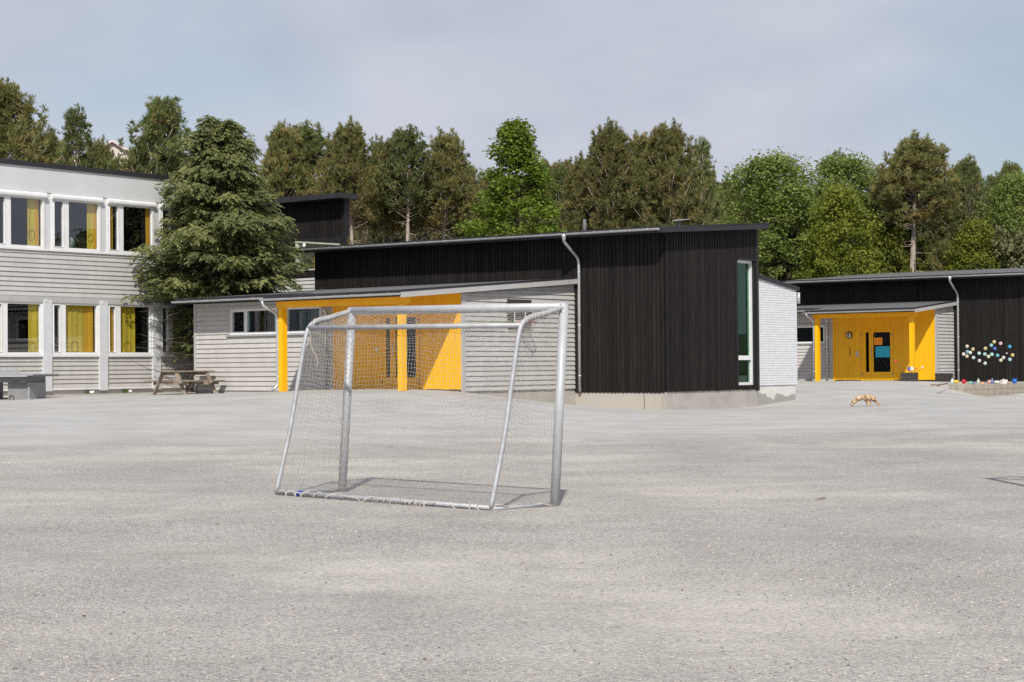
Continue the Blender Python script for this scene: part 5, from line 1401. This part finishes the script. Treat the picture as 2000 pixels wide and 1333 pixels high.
GT = 'trees of the wood behind the school'
T_ = [
 ('pine_tree', pines[1], 22, 158, 74, HP, 'tall dark pine rising at the left edge over the classroom roof', 1.05, .3),
 ('pine_tree', pines[2], 145, 206, 80, HP, 'thin airy pine between the two dark pines over the classroom roof', .85, 1.0),
 ('pine_tree', pines[5], 275, 188, 78, HP, 'broad dark pine just left of the big spruce', 1.12, 2.2),
 ('pine_tree', pines[3], 95, 255, 88, HP, 'low olive pine behind the thin airy one', 1.1, 4.0),
 ('pine_tree', pines[3], 186, 272, 92, HP, 'low pine in front of the pinkish house', .8, 5.1),
 ('pine_tree', pines[3], 340, 292, 86, HP, 'low pine showing over the end of the classroom roof beside the spruce', 1.0, .9),
 ('pine_tree', pines[3], 545, 240, 84, HP, 'tawny pine directly right of the spruce top', .95, .2),
 ('pine_tree', pines[4], 596, 238, 86, HP, 'pine with a single spiky tip right of the spruce', 1.25, 1.7),
 ('pine_tree', pines[0], 688, 236, 82, HP, 'flat topped pine above the stair tower with bare trunk', 1.0, 3.1),
 ('pine_tree', pines[0], 742, 264, 85, HP, 'slender pine between the flat topped pine and the spiky one', .75, 4.6),
 ('pine_tree', pines[4], 793, 245, 83, HP, 'narrow spiky pine with pale trunk above the black roof', 1.05, 2.0),
 ('pine_tree', pines[0], 858, 251, 84, HP, 'round topped pine left of the bright green tree', 1.0, 5.5),
 ('pine_tree', pines[2], 915, 318, 90, HP, 'small pine tucked between the round topped pine and the bright green tree', .9, 2.7),
 ('pine_tree', pines[6], 700, 318, 84, HP, 'thin pale trunk closest to the stair tower', .9, 0.8),
 ('pine_tree', pines[6], 722, 330, 88, HP, 'thin pale trunk second from the stair tower', .9, 2.8),
 ('pine_tree', pines[6], 764, 322, 85, HP, 'leaning thin pale trunk between slender and spiky pines', .9, 1.5),
 ('pine_tree', pines[6], 779, 335, 90, HP, 'faint thin trunk just left of the spiky pine', .9, 3.9),
 ('pine_tree', pines[6], 812, 330, 86, HP, 'thin pale trunk just right of the spiky pine', .9, 4.4),
 ('pine_tree', pines[6], 838, 322, 89, HP, 'thin pale trunk under the left side of the round topped pine', .9, 0.3),
 ('pine_tree', pines[6], 880, 330, 86, HP, 'thin pale trunk under the right side of the round topped pine', .9, 1.2),
 ('pine_tree', pines[6], 908, 345, 88, HP, 'thin pale trunk nearest the bright green tree', .9, 5.0),
 ('maple_tree', bright, 1010, 232, 78, 12.7, 'bright green leafy tree standing behind the middle of the black roof', 1.28, 0.4),
 ('pine_tree', pines[2], 1092, 322, 92, HP, 'small dark pine right behind the bright green tree', .9, .5),
 ('pine_tree', pines[3], 1150, 300, 84, HP, 'low tawny pine at the left shoulder of the wide pine group', .95, 1.4),
 ('pine_tree', pines[3], 1203, 240, 82, HP, 'left peak of the wide tawny pine group above the downpipe', .92, 2.9),
 ('pine_tree', pines[3], 1300, 242, 81, HP, 'main peak of the wide tawny pine group above the black corner', 1.05, 4.3),
 ('pine_tree', pines[1], 1255, 262, 86, HP, 'middle pine filling the wide tawny group', 1.0, .6),
 ('pine_tree', pines[2], 1372, 268, 84, HP, 'airy pine at the right end of the tawny group', .8, 3.7),
 ('birch_tree', pale[0], 1502, 296, 90, 11, 'rounded pale green tree behind the right end of the black roof', 1.25, 1.1),
 ('birch_tree', pale[1], 1640, 296, 94, 11, 'second rounded pale green tree, farther right and behind the olive one', 1.2, 2.5),
 ('willow_tree', olive, 1640, 356, 86, 9, 'yellowish olive tree in front of the two pale green ones', 1.0, .7),
 ('pine_tree', pines[0], 1778, 258, 90, HP, 'tall pine with bare lower trunk above the far porch', 1.45, 5.9),
 ('pine_tree', pines[5], 1735, 300, 94, HP, 'darker pine leaning on the left side of the tall one above the far porch', .9, 2.4),
 ('pine_tree', pines[2], 1890, 303, 92, HP, 'lower ragged pine right of the tall pine above the far porch', .95, .1),
 ('pine_tree', pines[4], 1944, 338, 95, HP, 'small pine tip between ragged pine and right edge tree', 1.0, 1.9),
 ('birch_tree', pale[1], 1992, 334, 90, 11, 'green leafy tree cut by the right edge', .9, 4.9),
 ('willow_tree', olive, 1905, 425, 88, 9, 'low olive tree over the roof of the far building', 1.1, 3.3),
]
for nm, me, px, top, Y, nH, lab, wx, rz in T_: tree_at(nm, me, px, top, Y, nH, lab, GT, wx, rz)
# second row: the depth of the wood
rd = random.Random(17)
for i in range(54):
    px = -60 + i * 40 + rd.uniform(-14, 14); top = rd.uniform(308, 360) + (30 if px < 120 else 0) + (20 if 1420 < px < 1700 else 0)
    Y = rd.uniform(98, 116)
    if 660 < px < 950: top = rd.uniform(365, 420); Y = rd.uniform(108, 120)
    me = pines[rd.choice((1, 3, 3, 5))]
    tree_at('pine_tree', me, px, top, Y, HP, 'pine deep in the dense wood behind the front row of trees', 'pines deep in the wood', rd.uniform(.9, 1.25), rd.uniform(0, 6))
for i in range(46):
    px = -60 + i * 46 + rd.uniform(-12, 12); Y = rd.uniform(87, 97); top = rd.uniform(425, 470)
    if 670 < px < 950: top = rd.uniform(448, 475)
    k = rd.choice((0, 0, 1, 2, 2))
    if px < 640 or 1110 < px < 1480: continue
    tree_at('understory_shrub', shrub[k], px, top, Y, 5, 'shrub of the undergrowth at the foot of the wood', 'undergrowth shrubs', rd.uniform(.6, .95), rd.uniform(0, 6), 'shrub')

# ------------------------------------------------------------------ the big spruce between the classroom block and the wing
def make_spruce(seed, loc):
    rng = np.random.default_rng(seed); H = 9.15
    tp, tr = trunk_path(H, (0.0, 0.0), .20, rng, 10)
    paths = [(tp, tr)]; P = []; AX = []; TI = []; BID = []
    n_br = 390; az = 0.
    for i in range(n_br):
        t = (i + rng.uniform(0, 1)) / n_br; h = .9 + (H - .95) * t
        az += 2.4 + rng.normal(0, .5)
        prof = np.interp(t, [0, .12, .30, .45, .58, .70, .78, .84, .90, .96, 1], [1.8, 2.5, 2.65, 2.55, 2.35, 1.95, 1.45, 1.15, 1.08, .85, .35])
        L = prof * rng.uniform(.50, 1.10) * (1 + .13 * math.sin(2 * az + 6 * t) + .10 * math.sin(3 * az - 11 * t))
        if rng.random() < .12: L *= 1.28
        toward = -(math.cos(az) * VV[0] + math.sin(az) * VV[1])
        if t < .52: L *= 1 + .28 * max(0, toward)
        o0 = at_h(tp, h); el = rng.uniform(-.05, .30)
        d = np.array([math.cos(az), math.sin(az), math.sin(el)])
        droop = rng.uniform(.12, .32)
        def at(s_): 
            c = o0[None] + d[None] * (s_ * L)[:, None]; c[:, 2] += -droop * L * s_ ** 2 + .10 * L * s_ ** 4; return c
        br = at(np.linspace(0, 1, 5)); paths.append(([tuple(p) for p in br], [.030, .022, .015, .010, .004]))
        m = int(18 + 16 * L)
        s_ = rng.uniform(.22, 1.02, m) ** .8; c = at(s_)
        side = np.array([-math.sin(az), math.cos(az), 0]); lat = rng.uniform(-1, 1, m) * (.30 * L * (1.08 - s_) + .10)
        c += side[None] * lat[:, None]; c[:, 2] -= np.abs(lat) * .28 - rng.normal(0, .06, m)
        ax = unit(d[None] * .75 + side[None] * (np.sign(lat) * .55)[:, None] + np.array([0, 0, -.28])[None] + rng.normal(0, .22, (m, 3)))
        P.append(c); AX.append(ax); TI.append(np.clip(rng.uniform(.0, .62) + .38 * s_ * rng.uniform(.5, 1, m), 0, 1))
    P = np.concatenate(P); AX = np.concatenate(AX); TI = np.concatenate(TI)
    # keep out of the walls
    wp = P + np.array(loc)[None]; dd = wp[:, :2] - J[None]; u_ = dd @ UU; v_ = dd @ VV
    ok = ~((u_ > 13.80) & (v_ < -1.9) & (wp[:, 2] < 8.0)) & ~((u_ < 11.45) & (v_ > -6.3) & (wp[:, 2] < 4.15)) & ~((u_ < 11.2) & (v_ > -.9) & (wp[:, 2] < 5.7)) & ~((v_ < -4.0) & (wp[:, 2] < 3.75)) & (wp[:, 2] > 1.9)
    P, AX, TI = P[ok], AX[ok], TI[ok]
    # a spray: twig with side leaflets, drooping
    n_ = len(P); K_ = 9
    up = np.array([0, 0, 1.])[None]
    S_ = unit(np.cross(AX, up)); Vs = []; 
    Ls = rng.uniform(.26, .46, (n_, 1))
    for k in range(K_):
        f = (k + .5) / K_; sg = 1 if k % 2 else -1
        b = P + AX * Ls * f - up * (Ls * .25 * f * f)
        dirk = unit(AX * .75 + S_ * sg * (.75 - .35 * f) - up * (.25 + .2 * f) + rng.normal(0, .16, (n_, 3)))
        ln = Ls * (.50 - .22 * f) * rng.uniform(.8, 1.2, (n_, 1)); wd = unit(np.cross(dirk, unit(up + rng.normal(0, .4, (n_, 3))))) * .026
        Vs.append(np.stack([b - wd * .5, b + wd * .5, b + dirk * ln * .6 + wd, b + dirk * ln, b + dirk * ln * .6 - wd], 1))
    V = np.stack(Vs, 1).reshape(-1, 3); n2 = n_ * K_; I = np.arange(n2) * 5
    T = np.stack([I, I + 1, I + 2, I + 3, I + 4], 1)
    tint = np.clip(np.repeat(TI, K_) + rng.normal(0, .08, n2), 0, 1)
    return tubes_mesh('trunk', paths, 'bark_dark'), np_mesh('crown', V, T, 'spruce_needles', tint)
sl = l2w(12.62, -3.0); sl.z = gz(sl.x, sl.y)
sp = place('spruce_tree', make_spruce(7, sl), sl, 0, 1, 'large dark drooping spruce between the classroom block and the grey wing', None)

# ------------------------------------------------------------------ houses glimpsed through the wood
def house(px, py, Y, w, d, h, lab, rot):
    q = cam.matrix_world.to_3x3() @ Vector(((px - 1000) / FPX, -(py - 666.5) / FPX, -1)); p_ = Vector((0, 0, 1.4)) + q * (Y / q.y)
    base_ = float(hill_z(p_.x, Y)); o = empty('house', (p_.x, Y, base_), rot); tag(o, lab, 'house')
    H_ = p_.z - base_; e = H_ - h
    mb = MB(); mb.add([(-w / 2, -d / 2, 0), (w / 2, -d / 2, 0), (w / 2, d / 2, 0), (-w / 2, d / 2, 0), (-w / 2, -d / 2, e), (w / 2, -d / 2, e), (w / 2, d / 2, e), (-w / 2, d / 2, e), (0, -d / 2, H_ - .1), (0, d / 2, H_ - .1)],
           [(0, 1, 5, 8, 4), (2, 3, 7, 9, 6), (1, 2, 6, 5), (3, 0, 4, 7), (0, 3, 2, 1)]); mb.build('wall', 'house_white', o)
    mb = MB()
    for sg in (-1, 1):
        mb.hexa([(0, -d / 2 - .3, H_ - .12), (sg * (w / 2 + .35), -d / 2 - .3, e - .18), (sg * (w / 2 + .35), d / 2 + .3, e - .18), (0, d / 2 + .3, H_ - .12), (0, -d / 2 - .3, H_ + .05), (sg * (w / 2 + .35), -d / 2 - .3, e), (sg * (w / 2 + .35), d / 2 + .3, e), (0, d / 2 + .3, H_ + .05)])
    mb.build('roof', 'house_white', o)
    for x in (-w * .25, w * .25):
        mb = MB(); mb.box((x - .45, -d / 2 - .04, e - 1.7), (x + .45, -d / 2 + .02, e - .5)); wv = mb.build('window', 'door_dark', o)
        mb = MB(); mb.box((x - .52, -d / 2 - .06, e - 1.78), (x + .52, -d / 2 - .03, e - 1.7)); mb.build('sill', 'white_paint', wv)
house(203, 290, 128, 7, 9, 2.2, 'pinkish white house glimpsed between the pines over the classroom roof', .35)
house(1578, 470, 125, 7, 8, 2.0, 'white house glimpsed between the pale green trees on the right', -.3)

# ------------------------------------------------------------------ loose stones and bits on the gravel
rng = np.random.default_rng(77)
N = 95000
yy = (7.2 ** 2 + rng.random(N) * (25 ** 2 - 7.2 ** 2)) ** .5; yy = 7.2 + (yy - 7.2) * rng.random(N) ** .55
xx = (rng.random(N) - .5) * .66 * yy
cl = np.sin(xx * .9 + 1.3 * np.sin(yy * .5)) + np.sin(yy * 1.1 + .8 * xx) + rng.normal(0, .9, N)
kp = cl > -.6; xx, yy = xx[kp], yy[kp]; N = len(xx)
zz = ground_z(xx, yy)
r_ = rng.lognormal(math.log(.0046), .40, N).clip(.003, .018)
oc = np.array([(1, 0, 0), (-.5, .87, 0), (-.5, -.87, 0), (.35, .2, .75), (-.4, .1, .65), (.1, -.4, .7)], float)
F_ = np.array([(3, 4, 5), (0, 3, 5), (0, 1, 3), (1, 4, 3), (1, 2, 4), (2, 5, 4), (2, 0, 5)])
an = rng.uniform(0, 6.28, N); ca, sa = np.cos(an), np.sin(an)
jit = 1 + rng.normal(0, .2, (N, 6, 1))
Q0 = oc[None] * jit; X = Q0[..., 0] * ca[:, None] - Q0[..., 1] * sa[:, None]; Y_ = Q0[..., 0] * sa[:, None] + Q0[..., 1] * ca[:, None]
Vp = np.stack([xx[:, None] + X * r_[:, None], yy[:, None] + Y_ * r_[:, None] * .8, zz[:, None] + Q0[..., 2] * r_[:, None] * .8 - .001], -1).reshape(-1, 3)
Tp = (np.arange(N)[:, None, None] * 6 + F_[None]).reshape(-1, 3)
pm_ = bpy.data.materials.new('loose_stone'); n, l = nodes_of(pm_)
at = n.new('ShaderNodeAttribute'); at.attribute_name = 'tint'; rp_ = n.new('ShaderNodeValToRGB')
rp_.color_ramp.elements[0].color = (.10, .10, .10, 1); rp_.color_ramp.elements[1].color = (.50, .48, .45, 1)
for ps, c in ((.35, (.27, .255, .24)), (.75, (.42, .395, .365)), (.9, (.46, .38, .31))):
    e = rp_.color_ramp.elements.new(ps); e.color = (*c, 1)
l.new(at.outputs['Fac'], rp_.inputs['Fac']); l.new(rp_.outputs['Color'], n['Principled BSDF'].inputs['Base Color']); n['Principled BSDF'].inputs['Roughness'].default_value = .85
o = link(bpy.data.objects.new('gravel_stones', np_mesh('gravel_stones', Vp, Tp, pm_, np.repeat(rng.random(N), 7))))
tag(o, 'loose stones scattered over the foreground gravel', 'gravel', kind='stuff')
# leaves and splinters
N = 80; yy = rng.uniform(8, 30, N); xx = (rng.random(N) - .5) * .64 * yy; zz = ground_z(xx, yy); mb = MB()
for x, y, z in zip(xx, yy, zz):
    a = rng.uniform(0, 6.28); L = rng.uniform(.008, .024); w2 = L * rng.uniform(.15, .5); c, s_ = math.cos(a), math.sin(a)
    mb.add([(x - c * L, y - s_ * L, z + .004), (x + s_ * w2, y - c * w2, z + .010), (x + c * L, y + s_ * L, z + .006), (x - s_ * w2, y + c * w2, z + .012)], [(0, 1, 2, 3)])
o = mb.build('leaf_litter', plain('litter_brown', (.16, .085, .05), .9), fix=False); tag(o, 'small brown leaves and splinters on the gravel', 'litter', kind='stuff')
